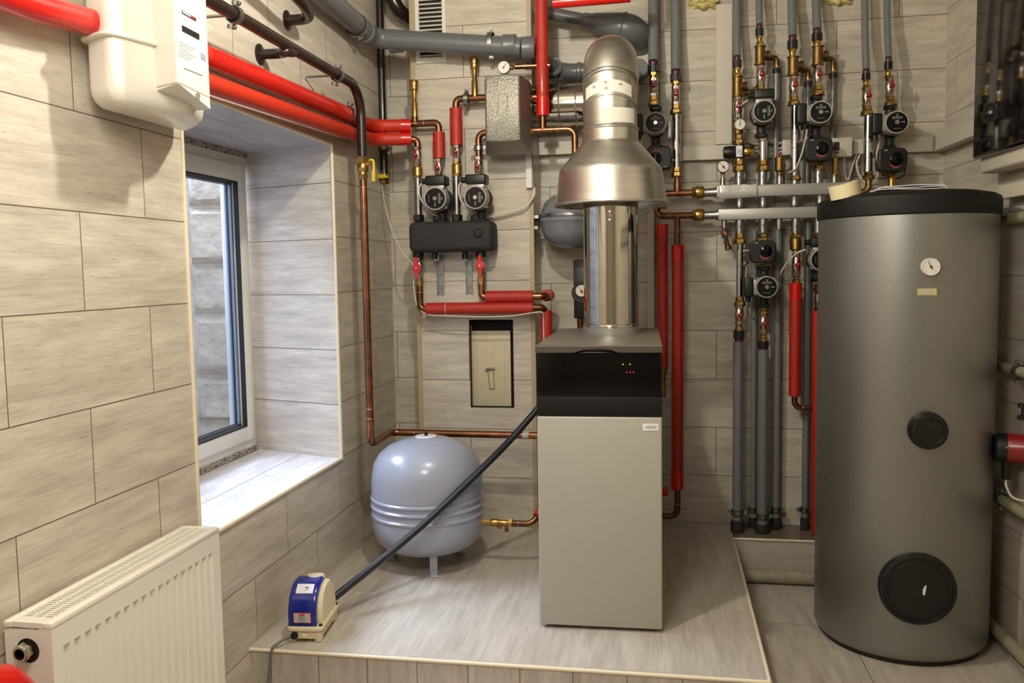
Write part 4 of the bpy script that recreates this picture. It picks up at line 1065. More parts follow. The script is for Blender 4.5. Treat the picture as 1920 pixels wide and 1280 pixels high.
# L1
hexfit(1387, 437, 457, 'brass union under the first stub of the lower manifold bar', .0235, Y=YP)
chrome_col(1387, 457, 558, 'chrome tube under the left end of the lower manifold bar', .0135, ringsy=(498,), name='chrome_tube')
a = S(1396,470); tag(G().cyl((a.x-.018,YP,a.z),(a.x+.012,YP,a.z),.0095).obj('connector', M['nickel'], None), 'small chrome side connector between lower chrome tube and lower actuator', 'fitting')
hexfit(1387, 556, 573, 'brass nut under the lower chrome tube', .0215, Y=YP)
valve(1386, 572, 608, 'red handled ball valve left of the lower pump, above a grey pipe', group='red handled ball valves')
coupling(1385.5, 607, 641, 'black and purple coupling on the leftmost lower grey pipe', s=1.1, flip=True)
# L2
hexfit(1431, 438, 452, 'brass union under the second stub of the lower manifold bar', .0215, collar=False)
act(1430, 472, YP-.075, 'black actuator with a red arc hanging below the manifold', s=.98)
pump(1438, 538, YP-.105, 'lower pump hanging below the manifold, next to the red pipe')
hexfit(1431, 574, 590, 'brass union below the lower pump', .02)
valve(1431, 588, 624, 'red handled ball valve directly under the lower pump')
hexfit(1431, 622, 633, 'brass nut under the ball valve of the lower pump', .016, collar=False)
coupling(1431, 630, 656, 'black and purple coupling below the lower pump', s=1.1, flip=True)
# L3
c0 = S(1492,470); t = empty('check_valve', c0, 'barrel shaped brass check valve above the red insulated column', 'valve')
g = G().cyl((0,0,-.004),(0,0,.075),.014).lathe([(.019,.002),(.0235,.006),(.0235,.046),(.019,.050)]).hexn((0,0,.050),(0,0,.062),.022); g.obj('body', M['brass'], t)
valve(1493, 474, 519, 'star handled ball valve on top of the long red pipe beside the cylinder')
hexfit(1493, 517, 531, 'brass nut between ball valve and long red pipe beside the cylinder', .0155, collar=False)
a, b = S(1492,530), S(1493,742)
o = tubething('red_insulated_pipe', 'red insulated pipe left of the cylinder, wrapped in bright tape at the top', 'pipe', [(a.x,YP,a.z),(a.x,YP,b.z)], px(11.2,a), 'foam_red', bands=[((a.x,YP,a.z-.002),(a.x,YP,S(1492,562).z))])
e = S(1532,765)
tubething('copper_elbow_pipe', 'copper elbow turning right from the foot of the red pipe beside the cylinder', 'pipe', [(a.x,YP,b.z+.01),(a.x,YP,e.z),(e.x+.03,YP,e.z)], .0115, 'copper', fil=.028, rings=[((S(1505,765).x,YP,e.z),(1,0,0)),((S(1525,765).x,YP,e.z),(1,0,0))])
# L4, half hidden behind the cylinder
hexfit(1534, 438, 456, 'brass union half hidden by the cylinder under the manifold end', .021)
pump(1541, 487, YP-.105, 'pump mostly hidden behind the left edge of the cylinder', top=True)
hexfit(1534, 532, 545, 'brass union above the half hidden ball valve at the cylinder edge', .019, collar=False)
valve(1535, 543, 583, 'ball valve half hidden behind the left edge of the cylinder')
a, b = S(1532,582), S(1531,985)
tubething('red_insulated_pipe', 'red insulated pipe half hidden along the left edge of the cylinder', 'pipe', [(a.x,YP,a.z),(b.x,YP,.004)], px(10,a), 'foam_red')

# ------------------------------------------------------------------ RED PIPES beside the boiler
a, b = S(1271,460), S(1270,915)
tubething('red_insulated_pipe', 'tall red insulated pipe standing right of the boiler', 'pipe', [(a.x,YP,a.z),(b.x,YP,b.z+.0)], px(11.5,a), 'foam_red', bands=[((a.x,YP,a.z+.001),(a.x,YP,S(1271,490).z)),((b.x,YP,S(1270,885).z),(b.x,YP,b.z-.001))])
c = S(1270,968)
o = tubething('copper_elbow_pipe', 'copper elbow at the foot of the tall red pipe turning left behind the boiler', 'pipe', [(b.x,YP,b.z+.01),(b.x,YP,c.z),(b.x-.12,YP,c.z)], .0125, 'copper_dull', fil=.03, rings=[((b.x,YP,S(1270,944).z),(0,0,1))])
a, b = S(1242,420), S(1244,690)
tubething('red_insulated_pipe', 'dark red insulated pipe behind the right edge of the boiler', 'pipe', [(a.x,YP+.03,a.z),(a.x,YP+.03,b.z)], px(10.5,a), 'foam_red', bands=[((a.x,YP+.03,a.z+.001),(a.x,YP+.03,S(1242,442).z))])
c = S(1248,704)
tag(G().lathe([(.016,0),(.018,.004),(.018,.03),(.012,.034)], (a.x,YP+.03,b.z-.03), (0,0,1)).cyl((a.x,YP+.03,b.z-.12),(a.x,YP+.03,b.z-.02),.012).obj('pipe_end_fitting', M['brass_dark'], None), 'dark bronze fitting under the red pipe behind the boiler', 'fitting')
c = S(1250,921,YP-.03)
tubething('red_insulated_pipe', 'stub of red insulated pipe at floor level right of the boiler', 'pipe', [(c.x-.08,YP-.03,c.z),(c.x+.006,YP-.03,c.z)], .018, 'foam_red_smooth')

# cables near the manifolds
cable([S(1402,188,YP-.1),S(1392,195,YP-.09),S(1384,204,YP+.02),S(1388,215,YP+.05)], .003, 'white cable leaving the left side of the top-boxed pump')
cable([S(1513,243,YP-.05),S(1510,262,YP-.06),S(1502,292,YP-.05),S(1490,318,YP-.03),S(1474,324,YP+.03)], .0035, 'white cable looping down from the sixth column pump box')
cable([S(1650,262,YP-.04),S(1644,290,YP-.04),S(1646,325,YP-.03),S(1637,345,YP)], .0035, 'white cable hanging from the box of the rightmost pump')
cable([S(1203,262,YP-.04),S(1203,285,YP-.03),S(1198,312,YP),S(1190,330,YP+.05)], .0035, 'white cable hanging from the leftmost pump beside the flue')
cable([S(1583,294,YP+.06),S(1584,322,YP+.06),S(1590,337,YP+.06),S(1597,316,YP+.06),S(1606,290,YP+.07)], .003, 'white cable looping below the cream relay box')
cable([S(1612,290,YP+.06),S(1606,308,YP+.05),S(1612,330,YP+.04),S(1624,344,YP+.03)], .004, 'second white cable looping behind the long chrome tube')
cable([S(1594,348,YP+.05),S(1600,318,YP+.06),S(1610,288,YP+.075)], .003, 'black cable rising behind the long chrome tube', m='black')
cable([S(1697,300,YP-.03),S(1697,320,YP-.01),S(1688,333,YP+.03),S(1650,334,YP+.06),S(1618,334,YP+.06)], .0028, 'thin black cable under the rightmost actuator', m='black')
cable([S(1510,468,YP-.08),S(1495,474,YP-.08),S(1478,490,YP-.05),S(1464,512,YP-.02),S(1470,520,YP+.02),S(1482,532,YP+.05)], .0035, 'white cable arching from the half hidden pump to the grey pipe')
for dx in (0, 5): cable([S(1452+dx,436,YP+.08),S(1454+dx,470,YP+.08),S(1462+dx*.4,505,YP+.05)], .0025, 'white cable running down beside the thin grey pipe, %s of a pair' % ('left' if dx == 0 else 'right'))
cable([S(1405,578,YP-.05),S(1408,592,YP-.02),S(1416,600,YP+.03)], .003, 'white cable under the box of the lower pump')
cable([S(1395,520,YP-.05),S(1396,500,YP+.0),S(1404,490,YP-.03)], .0025, 'thin black wire between lower pump box and actuator', m='black')
for i, (x0_, y0_, x1_, y1_, mm) in enumerate(((1440,262,1468,268,'cable'),(1440,270,1468,273,'black'),(1444,280,1468,276,'cable'),(1400,268,1425,272,'black'),(1446,288,1468,282,'cable'))):
    cable([S(x0_,y0_,D-.06),S((x0_+x1_)/2,(y0_+y1_)/2+2,D-.06),S(x1_,y1_,D-.06)], .003, ['topmost short white cable','upper short black cable','middle short white cable','short black cable near the thermometer','lowest short white cable'][i]+' entering the narrow junction box area', m=mm)

# ------------------------------------------------------------------ LEFT GROUP on the chimney breast
YB_ = 3.335
B = lambda x, y, Y=YB_: at(x, y, Y)
def vstack(prof_list, base, d=(0,0,1)): pass
def safety_vent(x_, y0, y1, y2, label):
    """cap y0..y1, shaft y1..y2"""
    a, b, c = B(x_,y0), B(x_,y1), B(x_,y2); t = empty('air_vent', c, label, 'valve'); h = a.z-c.z; h1 = b.z-c.z
    G().lathe([(.0125,-.004),(.0125,h1*.55),(.0095,h1*.6),(.0095,h1+.004)], n=24).obj('shaft', M['brass'], t)
    G().torus((0,0,h1*.3),(0,0,1),.0125,.0009,20,6).obj('solder_ring', M['solder'], t)
    g = G().lathe([(.0135,h1),(.0155,h1+.003),(.0155,h1+(h-h1)*.4),(.0175,h1+(h-h1)*.45),(.0185,h-.006),(.016,h-.001),(.007,h),(.007,h+.001)], n=24)
    g.obj('cap', M['brass'], t); return t
safety_vent(778, 150, 170, 222, 'brass air vent with a knurled cap on the left copper tee')
safety_vent(890.5, 107, 130, 180, 'brass air vent with a knurled cap left of the hammered grey box')
# red pipes from the left wall into the alcove
XR = -1.113
yc = 3.27
zu1, zl1 = at(729,233,yc).z, at(729,258,yc).z
xe1 = at(768,233,yc+.04).x
rr = .0245
o = tubething('red_insulated_pipe', 'upper red pipe along the left wall, turning right in the alcove', 'pipe',
    [(XR,1.965,1.5915),(XR,2.06,1.600),(XR,yc,zu1-.004),(xe1,yc+.05,zu1)], rr, 'foam_red_smooth', fil=.05,
    bands=[((XR,2.02,1.5965),(XR,3.0,1.622))])
tubething('wrapped_pipe', 'pipe wrapped in bright red tape entering from the top left corner behind the gas meter', 'pipe', [(XR,-.3,1.50),(XR,1.42,1.540),(XR,1.586,1.556)], rr+.001, 'tape_red', rf=lambda t: 1+.025*math.sin(t*40))
xa, xb_, xc, xd = at(690,233,yc).x, at(713,233,yc).x, at(746,233,yc).x, xe1
def altape(z, dy=.05):
    for p0, p1 in ((xa,xb_),(xc,xd-.0003)):
        f = lambda x_: Vector((x_, yc+dy*(x_-XR)/(xe1-XR), z-.004*(xe1-x_)/(xe1-XR)))
        q = G().cyl(f(p0), f(p1), rr+.0012, n=22).obj('tape_band', M['tape_red'], o, 50); q['label'] = 'shiny bright red tape'
altape(zu1)
o = tubething('red_insulated_pipe', 'lower red pipe along the left wall above the window, turning right in the alcove', 'pipe',
    [(XR+.008,1.935,1.524),(XR+.004,3.0,1.556),(XR,yc,zl1-.004),(xe1,yc+.05,zl1)], rr, 'foam_red_smooth', fil=.05)
altape(zl1)
G().ccyl((XR+.008,1.915,1.523),(XR+.008,1.935,1.524), rr*1.05).obj('end_cap', M['sewer'], o)
clamp((XR+.002,3.085,1.560+.004), (0,1,.02), rr, 'grey clamp holding the lower red pipe at the end of the left wall', wall=(-1,0,0), L=.02, ears=(0.4,0,-1))
clamp((XR,3.0,1.6225), (0,1,.02), rr, 'grey clamp holding the upper red pipe at the end of the left wall', wall=(-1,0,0), L=.02, ears=(0.4,0,1))
# copper from red pipes to pumps
cr = .0135
a = B(768,233); tz = B(800,231).z; xk = B(823,260).x
o = tubething('copper_tee_pipe', 'copper tee and elbow from the upper red pipe down to the left pump', 'pipe', [(xe1-.01,yc+.05,tz),(B(778,231).x,YB_,tz),(xk,YB_,tz),(xk,YB_,B(823,250).z)], cr, 'copper_dull', fil=.03,
    rings=[((B(795,231).x,YB_,tz),(1,0,0)),((xk,YB_,B(823,246).z),(0,0,1))])
G().cyl((B(778,231).x,YB_,tz),(B(778,231).x,YB_,B(778,221).z+.004),.0135).obj('tee_neck', M['copper_dull'], o)
a, b = B(823,248), B(823,297)
tubething('red_insulated_pipe', 'short red foam sleeve above the left pump on the chimney breast', 'pipe', [(xk,YB_,a.z),(xk,YB_,b.z)], px(11.6,a), 'foam_red')
valve(823, 297, 336, 'red handled ball valve on top of the left pump of the chimney breast', Y=YB_)
xk2 = B(783,270).x
tubething('copper_elbow_pipe', 'copper elbow from the lower red pipe down to the leftmost ball valve', 'pipe', [(xe1-.01,yc+.05,zl1-.002),(xk2,YB_,zl1-.002),(xk2,YB_,B(783,278).z)], cr, 'copper', fil=.03)
valve(782.5, 275, 309, 'leftmost red handled ball valve on the chimney breast', Y=YB_)
def checkv(x_, y0, y1, label):
    a, b = B(x_,y0), B(x_,y1); h = a.z-b.z; t = empty('check_valve', b, label, 'fitting')
    G().hexn((0,0,h*.75),(0,0,h),.0165).lathe([(.016,h*.12),(.0205,h*.16),(.0205,h*.72),(.017,h*.78)], n=26).hexn((0,0,0),(0,0,h*.2),.018).obj('body', M['brass'], t); return t
checkv(783, 307, 334, 'barrel shaped brass check valve in the leftmost column of the chimney breast')
checkv(857, 301, 330, 'barrel shaped brass check valve between the two left pumps')
def lc(x_, y0, y1, label):
    a, b = B(x_,y0), B(x_,y1); t = empty('aluminium_tube', b, label, 'pipe'); h = a.z-b.z
    G().lathe([(.0145,0),(.0145,h)], n=28).obj('tube', M['steel'], t); G().hexn((0,0,-.002),(0,0,.014),.0155).obj('end_nut', M['brass_dark'], t)
lc(785, 333, 404, 'grey metal tube in the leftmost column of the chimney breast')
lc(857, 329, 402, 'grey metal tube between the two pumps of the chimney breast')
for x_, l_ in ((785,'leftmost'),(822,'second'),(857,'third'),(893,'rightmost')):
    a = B(x_, 402.5); b = B(x_, 415)
    tag(G().hexn((a.x,YB_,b.z),(a.x,YB_,a.z),.0215).cyl((a.x,YB_,b.z-.006),(a.x,YB_,b.z+.004),.013).obj('union_nut', M['black'], None), '%s of four black union nuts on top of the black foam manifold' % l_, 'fitting')
pump(815.5, 372, 3.225, 'left pump with its box on top, on the chimney breast', top=True, s=1.06)
pump(891, 370, 3.225, 'right pump with its box on top, under the hammered grey box', top=True, s=1.06)
# column B3, B4
xk3 = B(855,210).x; tz = B(890,184).z
xh = at(908,184,3.3).x
o = tubething('copper_tee_pipe', 'copper pipe leaving the hammered grey box to the left and bending down', 'pipe', [(xh+.02,YB_,tz),(xk3,YB_,tz),(xk3,YB_,B(855,206).z)], cr, 'copper_dull', fil=.034)
G().cyl((B(890,184).x,YB_,tz),(B(890,184).x,YB_,B(890,179).z+.004),.0125).obj('tee_neck', M['copper_dull'], o)
clamp((B(874,187).x,YB_,tz), (1,0,0), cr, 'small steel clamp on the copper pipe left of the hammered grey box', L=.05, ears=(0,-.4,-1))
a, b = B(854,203), B(856,272)
tubething('red_insulated_pipe', 'longer red foam sleeve between the two left pumps', 'pipe', [(xk3,YB_,a.z),(xk3,YB_,b.z)], px(12,a), 'foam_red')
valve(857, 271, 303, 'red handled ball valve under the longer red foam sleeve', Y=YB_)
xk4 = B(897,260).x; z4 = B(905,249).z
tubething('copper_elbow_pipe', 'copper elbow bending down from the left side of the hammered grey box', 'pipe', [(xh+.02,YB_,z4),(xk4,YB_,z4),(xk4,YB_,B(898,296).z)], .0125, 'copper', fil=.026, rings=[((xk4,YB_,B(898,270).z),(0,0,1))])
clamp((xk4,YB_,B(898,278).z), (0,0,1), .0125, 'small steel clamp on the copper elbow under the hammered grey box', L=.05, ears=(1,0,0))
valve(897.5, 293, 333, 'red handled ball valve on top of the right pump of the chimney breast', Y=YB_)
# hammered insulated box (heat exchanger cover)
a, b = at(908,143,3.17), at(976,262,3.17)
hx = empty('insulated_box', ((a.x+b.x)/2, 3.17, b.z), 'hammered grey insulated box under the round gauge on the chimney breast', 'box')
w_ = (b.x-a.x)/2; h = a.z-b.z
bm = bmesh.new(); bmesh.ops.create_grid(bm, x_segments=1, y_segments=1)
bm.free()
g = G(); n = 10
def ring(y, w, z0, z1, bow): 
    out = []
    for i in range(n+1): out.append((-w+2*w*i/n, y, z1+bow*(1-(2*i/n-1)**2)))
    for i in range(n+1): out.append((w-2*w*i/n, y, z0-bow*.6*(1-(2*i/n-1)**2)))
    return out
R0 = [ring(.006,w_*.93,.004,h-.004,.004), ring(0.0+.002,w_*.88,.01,h-.01,.004)]
secs = [ring(.003,w_*.90,.008,h-.008,.005), ring(.006,w_*.97,.002,h-.002,.006), ring(.014,w_,0,h,.006), ring(.10,w_+.020,-.030,h-.004,.004), ring(.115,w_+.022,-.034,h-.008,.003), ring(.175,w_+.020,-.030,h-.012,0)]
m_ = len(secs[0]); vs = [v for s_ in secs for v in s_]
fs = [(j*m_+i, j*m_+(i+1) % m_, (j+1)*m_+(i+1) % m_, (j+1)*m_+i) for j in range(len(secs)-1) for i in range(m_)]
fs += [list(range(m_)), [(len(secs)-1)*m_+i for i in range(m_)][::-1]]
g.add(vs, fs); g.obj('cover', M['hammer'], hx, 30)
g = G(); rx, rz, cx_, cz_ = .0185, .052, -.0, h*.50
pts = []
for i in range(25):
    q = 2*PI*i/24; cxs, szs = math.cos(q), math.sin(q)
    pts.append((cx_+rx*math.copysign(abs(cxs)**.6,cxs), .003, cz_+rz*math.copysign(abs(szs)**.4,szs)))
g.tube(pts, .0014, n=6, cap=False); g.obj('embossed_outline', M['hammer'], hx)
# copper on the right of the box + tall red pipe
YR_ = 3.30
A_ = lambda x, y: at(x, y, YR_)
xr0 = hx.location.x+w_+.015
p1 = A_(1018,183); 
tag(G().cyl((xr0,YR_,A_(1000,182).z),(A_(1012,182).x,YR_,A_(1000,182).z),.0115).hexn((xr0+.002,YR_,A_(1000,182).z),(xr0+.014,YR_,A_(1000,182).z),.017).obj('copper_pipe', M['copper'], None), 'upper short copper pipe right of the hammered grey box', 'pipe')
zq = A_(1040,243).z; xq = A_(1078,260).x
o = tubething('copper_tee_pipe', 'lower copper pipe right of the hammered grey box, bending down behind the flue', 'pipe', [(xr0,YR_,zq),(xq,YR_,zq),(xq,YR_,A_(1078,300).z-.1)], .0125, 'copper', fil=.03,
    rings=[((A_(x_,243).x,YR_,zq),(1,0,0)) for x_ in (996,1010,1033,1046)]+[((xq,YR_,A_(1078,283).z),(0,0,1))])
xv = A_(1018,240).x
G().cyl((xv,YR_,zq),(xv,YR_,A_(1020,216).z),.0135).obj('tee_neck', M['copper_dull'], o)
G().hexn((xr0,YR_,zq),(xr0+.014,YR_,zq),.018).obj('nut', M['brass'], o)
b = A_(1020,217)
tubething('red_insulated_pipe', 'tall red insulated pipe coming down from the top edge left of the flue elbow', 'pipe', [(xv,YR_,b.z),(xv,YR_,2.42)], px(12,b), 'foam_red', bands=[((xv,YR_,b.z-.0005),(xv,YR_,A_(1020,183).z))])
b = at(1108,-2,3.2)
tubething('red_insulated_pipe', 'horizontal red pipe along the top edge above the flue elbow', 'pipe', [(at(1037,0,3.2).x,3.2,b.z-.004),(at(1182,0,3.2).x,3.2,b.z+.0)], px(11,b), 'tape_red')
tubething('copper_pipe', 'copper rod joining the two red pipes at the top edge', 'pipe', [(at(1176,0,3.2).x,3.2,b.z),(at(1195,0,3.2).x,3.2,b.z),(at(1195,0,3.2).x,3.2,2.42)], .012, 'copper_dull', fil=.02)
# gauge beside the sewer pipe
gauge(at(944.5,126,3.27), .0245, 'round white pressure gauge above the hammered grey box', needle=.95, case='nickel', stem=(at(968,127,3.29),at(956,126.5,3.275)))
z_ = at(985,125,3.3).z
tubething('copper_pipe', 'horizontal copper pipe right of the round white pressure gauge', 'pipe', [(at(966,126,3.29).x,3.29,z_),(at(1016,125,3.3).x+.03,3.3,z_)], .0105, 'copper', rings=[((at(984,125,3.3).x,3.29,z_),(1,0,0)),((at(1000,125,3.3).x,3.3,z_),(1,0,0))])
# black foam manifold
a, b = at(764,416,3.27), at(924,470,3.27)
bmn = empty('foam_manifold', ((a.x+b.x)/2, 3.27, b.z), 'long rounded black foam covered manifold below the two left pumps', 'manifold')
w_ = (b.x-a.x)/2; h = a.z-b.z
G().rbox((-w_,0,0),(w_,.115,h),.024,5).obj('cover', M['black_soft'], bmn, 50)
c = at(897,437,3.27)-bmn.location
G().lathe([(.017,-.003),(.017,.004),(.013,.007)], (c.x,0,c.z), (0,-1,0), 24).hexn((c.x,-.006,c.z),(c.x,-.011,c.z),.0085).obj('plug', M['black'], bmn)
# nuts, ports and brackets below
for x_, l_ in ((784,'left'),(902,'right')):
    a, b = B(x_,468), B(x_,482)
    tag(G().ccyl((a.x,YB_,b.z),(a.x,YB_,a.z+.002),.0215,.002,20).cyl((a.x,YB_,b.z-.004),(a.x,YB_,a.z+.01),.014).obj('union_nut', M['black'], None), '%s black union nut under the black foam manifold' % l_, 'fitting')
for x_, l_ in ((815,'left'),(872,'right')):
    a, b = B(x_,466), B(x_,486)
    t = empty('port_plug', (a.x,YB_,b.z), '%s black port plug hanging under the foam manifold' % l_, 'fitting')
    G().cyl((0,0,.02),(0,0,a.z-b.z+.006),.0105).ccyl((0,0,.0),(0,0,.022),.0125,.001,18).obj('plug', M['black'], t)
for (x0_, y0_, x1_, y1_, l_) in ((825,486,826,552,'left'),(879,486,880,550,'right')):
    a, b = at(x0_,y0_,BY-.01), at(x1_,y1_,BY-.01); t = empty('wall_bracket', (b.x, BY, b.z), '%s grey steel bracket screwed to the tiles under the foam manifold' % l_, 'bracket'); h = a.z-b.z
    g = G(); g.box((-.013,-.004,0),(.013,-.0005,h)); g.add([(-.013,-.012,0),(.013,-.012,0),(.013,-.012,h*.8),(-.013,-.012,h*.8),(-.0115,-.012,0),(.0115,-.012,0)],[]) 
    g.box((-.013,-.014,0),(-.0105,-.004,h*.92)).box((.0105,-.014,0),(.013,-.004,h*.92))
    g.obj('rail', M['zinc'], t, 0)
    G().prism([(-.004,h*.94),(.013,h*.98),(.013,h+.012),(-.004,h+.012)], -.075, -.004).obj('arm', M['zinc'], t, 0)
    for zc in (.03, h*.62): G().hexn((0,-.004,zc),(0,-.011,zc),.0075).cyl((0,-.0005,zc),(0,-.006,zc),.010,n=16).obj('bolt', M['zinc'], t)
# butterfly valves under the manifold
def bfly(x_, y0, y1, xh_, yh_, label):
    a, b = B(x_,y0), B(x_,y1); c = (a+b)/2; t = empty('ball_valve', c, label, 'valve'); h = (a.z-b.z)/2
    G().hexn((0,0,h*.45),(0,0,h),.0165).hexn((0,0,-h),(0,0,-h*.45),.0165).lathe([(.013,-h*.5),(.017,-h*.2),(.017,h*.2),(.013,h*.5)]).cyl((-.004,-.012,0),(-.004,-.034,0),.007).obj('body', M['nickel'], t, 35)
    q = B(xh_, yh_, YB_-.04)-c
    hd_ = G().lathe([(.0115,0),(.0165,.001),(.018,.006),(.017,.010),(.010,.011)], (q.x,-.034,q.z), (0,-1,0), 26)
    hd_.prism([(-.0065,.010),(-.006,.040),(.004,.042),(.006,.012),(.006,-.012),(.004,-.042),(-.004,-.042),(-.006,-.012)], -.043, -.036, Matrix.Translation((q.x,0,q.z)))
    hd_.obj('handle', M['red_bright'], t, 40)
    G().lathe([(.006,0),(.007,.001),(.006,.003)], (q.x,-.045,q.z), (0,-1,0), 16).obj('screw', M['nickel'], t)
bfly(786, 482, 520, 781, 502, 'ball valve with bright red butterfly handle under the left end of the foam manifold')
bfly(903, 481, 518, 900, 498, 'ball valve with bright red butterfly handle under the right end of the foam manifold')
xl5, xr5 = B(787,540).x, B(903,540).x
z5, z6 = B(860,578).z, B(960,556).z
for x_, xx, l_ in ((787,xl5,'left'),(903,xr5,'right')):
    a, b = B(x_,517), B(x_,533); tag(G().hexn((xx,YB_,b.z),(xx,YB_,a.z),.0155).cyl((xx,YB_,b.z-.004),(xx,YB_,a.z+.004),.0135).obj('adapter', M['brass'], None), 'brass adapter under the %s butterfly valve' % l_, 'fitting')
xf0, xf1 = B(800,578).x, B(1000,578).x
tubething('copper_elbow_pipe', 'copper elbow from the left butterfly valve into the longer red foam sleeve', 'pipe', [(xl5,YB_,B(787,531).z),(xl5,YB_,z5),(xf0+.01,YB_,z5)], .0138, 'copper_dull', fil=.032, rings=[((xl5,YB_,B(787,y_).z),(0,0,1)) for y_ in (534,548)])
o = tubething('red_insulated_pipe', 'longer horizontal red foam sleeve with a white cable beneath it', 'pipe', [(xf0,YB_,z5),(xf1,YB_,z5)], .0238, 'foam_red')
G().torus((B(837,578).x,YB_,z5),(1,0,0),.0242,.0012,28,6).obj('cable_tie', M['cable'], o)
xf2 = B(912,556).x
tubething('copper_elbow_pipe', 'copper elbow from the right butterfly valve into the shorter red foam sleeve', 'pipe', [(xr5,YB_,B(903,531).z),(xr5,YB_,z6),(xf2+.012,YB_,z6)], .0138, 'copper', fil=.034, rings=[((xr5,YB_,B(903,532).z),(0,0,1))])
tubething('red_insulated_pipe', 'shorter horizontal red foam sleeve above the longer one', 'pipe', [(xf2,YB_,z6),(xf1,YB_,z6)], .0238, 'foam_red')
# ends going round the breast corner
e1 = at(1026,553,3.44)
tubething('copper_elbow_pipe', 'upper copper elbow turning back round the corner of the chimney breast', 'pipe', [(xf1-.005,YB_,z6),(B(1022,554).x,YB_,z6),(e1.x,3.46,z6)], .0135, 'copper', fil=.02)
tag(G().lathe([(.0145,-.002),(.0235,0),(.0235,.05),(.0145,.052)], (e1.x-.001,3.42,z6), (0.1,1,0), 26).obj('red_insulated_pipe', M['foam_red'], None), 'round end of a red foam sleeve beside the chimney breast corner', 'pipe')
e2 = at(1024,578,3.40)
tubething('copper_elbow_pipe', 'lower copper elbow turning down into the red pipe behind the boiler', 'pipe', [(xf1-.005,YB_,z5),(e2.x-.0,YB_+.01,z5),(e2.x,YB_+.03,z5-.03)], .0135, 'copper_dull', fil=.02)
tubething('red_insulated_pipe', 'red insulated pipe going down between chimney breast and boiler', 'pipe', [(e2.x+.004,YB_+.03,z5-.012),(at(1028,640,3.38).x,YB_+.03,.10)], .0235, 'foam_red')
# ring of copper at the floor near the vessel
# white cables on the breast
cable([at(716,345,3.5),at(722,385,3.42),at(738,440,3.38),at(760,480,3.34),at(774,497,YB_+.01),at(776,540,YB_),at(784,576,YB_-.005),at(806,590,YB_-.01),at(840,592,YB_-.02),at(900,594,YB_-.02),at(960,592,YB_-.02),at(1000,586,YB_-.02),at(1017,586,YB_-.02),at(1019,600,YB_),at(1020,640,YB_)], .0026, 'thin white cable hanging from the black pipe and running under the red sleeves', n=8)
for i, (dy, xo) in enumerate(((0,0),(6,2))):
    cable([at(1003-xo,352,BY-.012),at(1001-xo,368,BY-.02),at(985,386+dy*.3,BY-.03),at(950,398+dy*.4,BY-.03),at(912,405+dy*.5,BY-.03),at(880,408,BY-.02)], .003, ('upper' if i == 0 else 'lower')+' of two white cables curving from the slim duct to the right pump')
cable([at(792,342,3.27),at(786,352,3.26),at(787,368,3.26),at(797,385,3.27),at(812,402,3.30),at(840,407,3.36)], .003, 'white cable curling round the left side of the left pump')
cable([at(864,342,3.27),at(860,352,3.26),at(863,372,3.26),at(874,390,3.27),at(885,400,3.31)], .003, 'white cable curling round the left side of the right pump')
a, b = at(992,262,BY-.02), at(1004,352,BY-.02)
t = empty('cable_duct', (BX1-.012, BY-.004, b.z), 'slim white cable duct on the right corner of the chimney breast', 'cable duct')
G().box((-.011,-.014,0),(.011,0,a.z-b.z)).obj('base', M['duct'], t, 0); G().rbox((-.012,-.018,0),(.012,-.010,a.z-b.z),.0015,1).obj('cover', M['white'], t)

# vent grille
a, b = at(773,-10,BY-.012), at(837,117,BY-.012); 
vg = empty('vent_grille', ((a.x+b.x)/2+.004, BY, b.z+.002), 'white slatted ventilation grille high on the chimney breast', 'grille'); w_ = .0625; h = 2.15-b.z
g = G(); T = .016
g.rbox((-w_,-.012,0),(-w_+T,-.001,h),.002,1); g.rbox((w_-T,-.012,0),(w_,-.001,h),.002,1); g.box((-w_+T-.003,-.0115,.0006),(w_-T+.003,-.0015,T+.006)); g.box((-w_+T-.003,-.0115,h-T),(w_-T+.003,-.0015,h-.0006))
g.obj('frame', M['white'], vg)
G().box((-w_+T,-.002,T),(w_-T,-.0012,h-T)).obj('opening', M['dark_hole'], vg, 0)
zz0 = T+.010; i = 0
while zz0 < h-T-.004:
    G().add([(-w_+T,-.010,zz0),(w_-T,-.010,zz0),(w_-T,-.0095,zz0+.0022),(-w_+T,-.0095,zz0+.0022),(-w_+T,-.003,zz0+.006),(w_-T,-.003,zz0+.006),(w_-T,-.003,zz0+.008),(-w_+T,-.003,zz0+.008)],[(0,1,2,3),(0,4,5,1),(3,2,6,7),(4,7,6,5)]).obj('slat', M['white'], vg, 0)
    zz0 += .0165

# clean-out hatch door
a, b = at(884,620,BY+.03), at(959,760,BY+.03)
ht = empty('clean_out_door', ((a.x+b.x)/2, BY+.03, HZ0+.002), 'small cream painted clean-out door with a wire latch, set into the chimney breast', 'hatch'); w_ = (b.x-a.x)/2; h = a.z-HZ0-.002
G().rbox((-w_,0,0),(w_,.008,h),.002,2).obj('leaf', M['hatch'], ht)
G().rbox((-w_+.022,-.0015,.05),(-w_+.024,.001,h-.03),.0008,1).rbox((w_-.026,-.0015,.03),(w_-.0245,.001,h-.03),.0008,1).obj('fold', M['hatch'], ht)
G().box((-w_-.012,.004,-.0),(-w_-.001,.012,h+.02)).obj('side_frame', M['trim_dull'], ht, 0)
zc = at(920,693,BY+.02).z-ht.location.z
G().cyl((-.016,-.006,zc+.002),(.014,-.006,zc+.006),.0045,n=12).cyl((-.026,-.006,zc-.004),(-.010,-.006,zc-.001),.0022,n=8).cyl((-.018,-.002,zc),(-.018,-.010,zc+.006),.0035,n=8).cyl((.013,-.002,zc+.004),(.013,-.010,zc+.008),.0035,n=8).obj('latch', M['zinc'], ht)
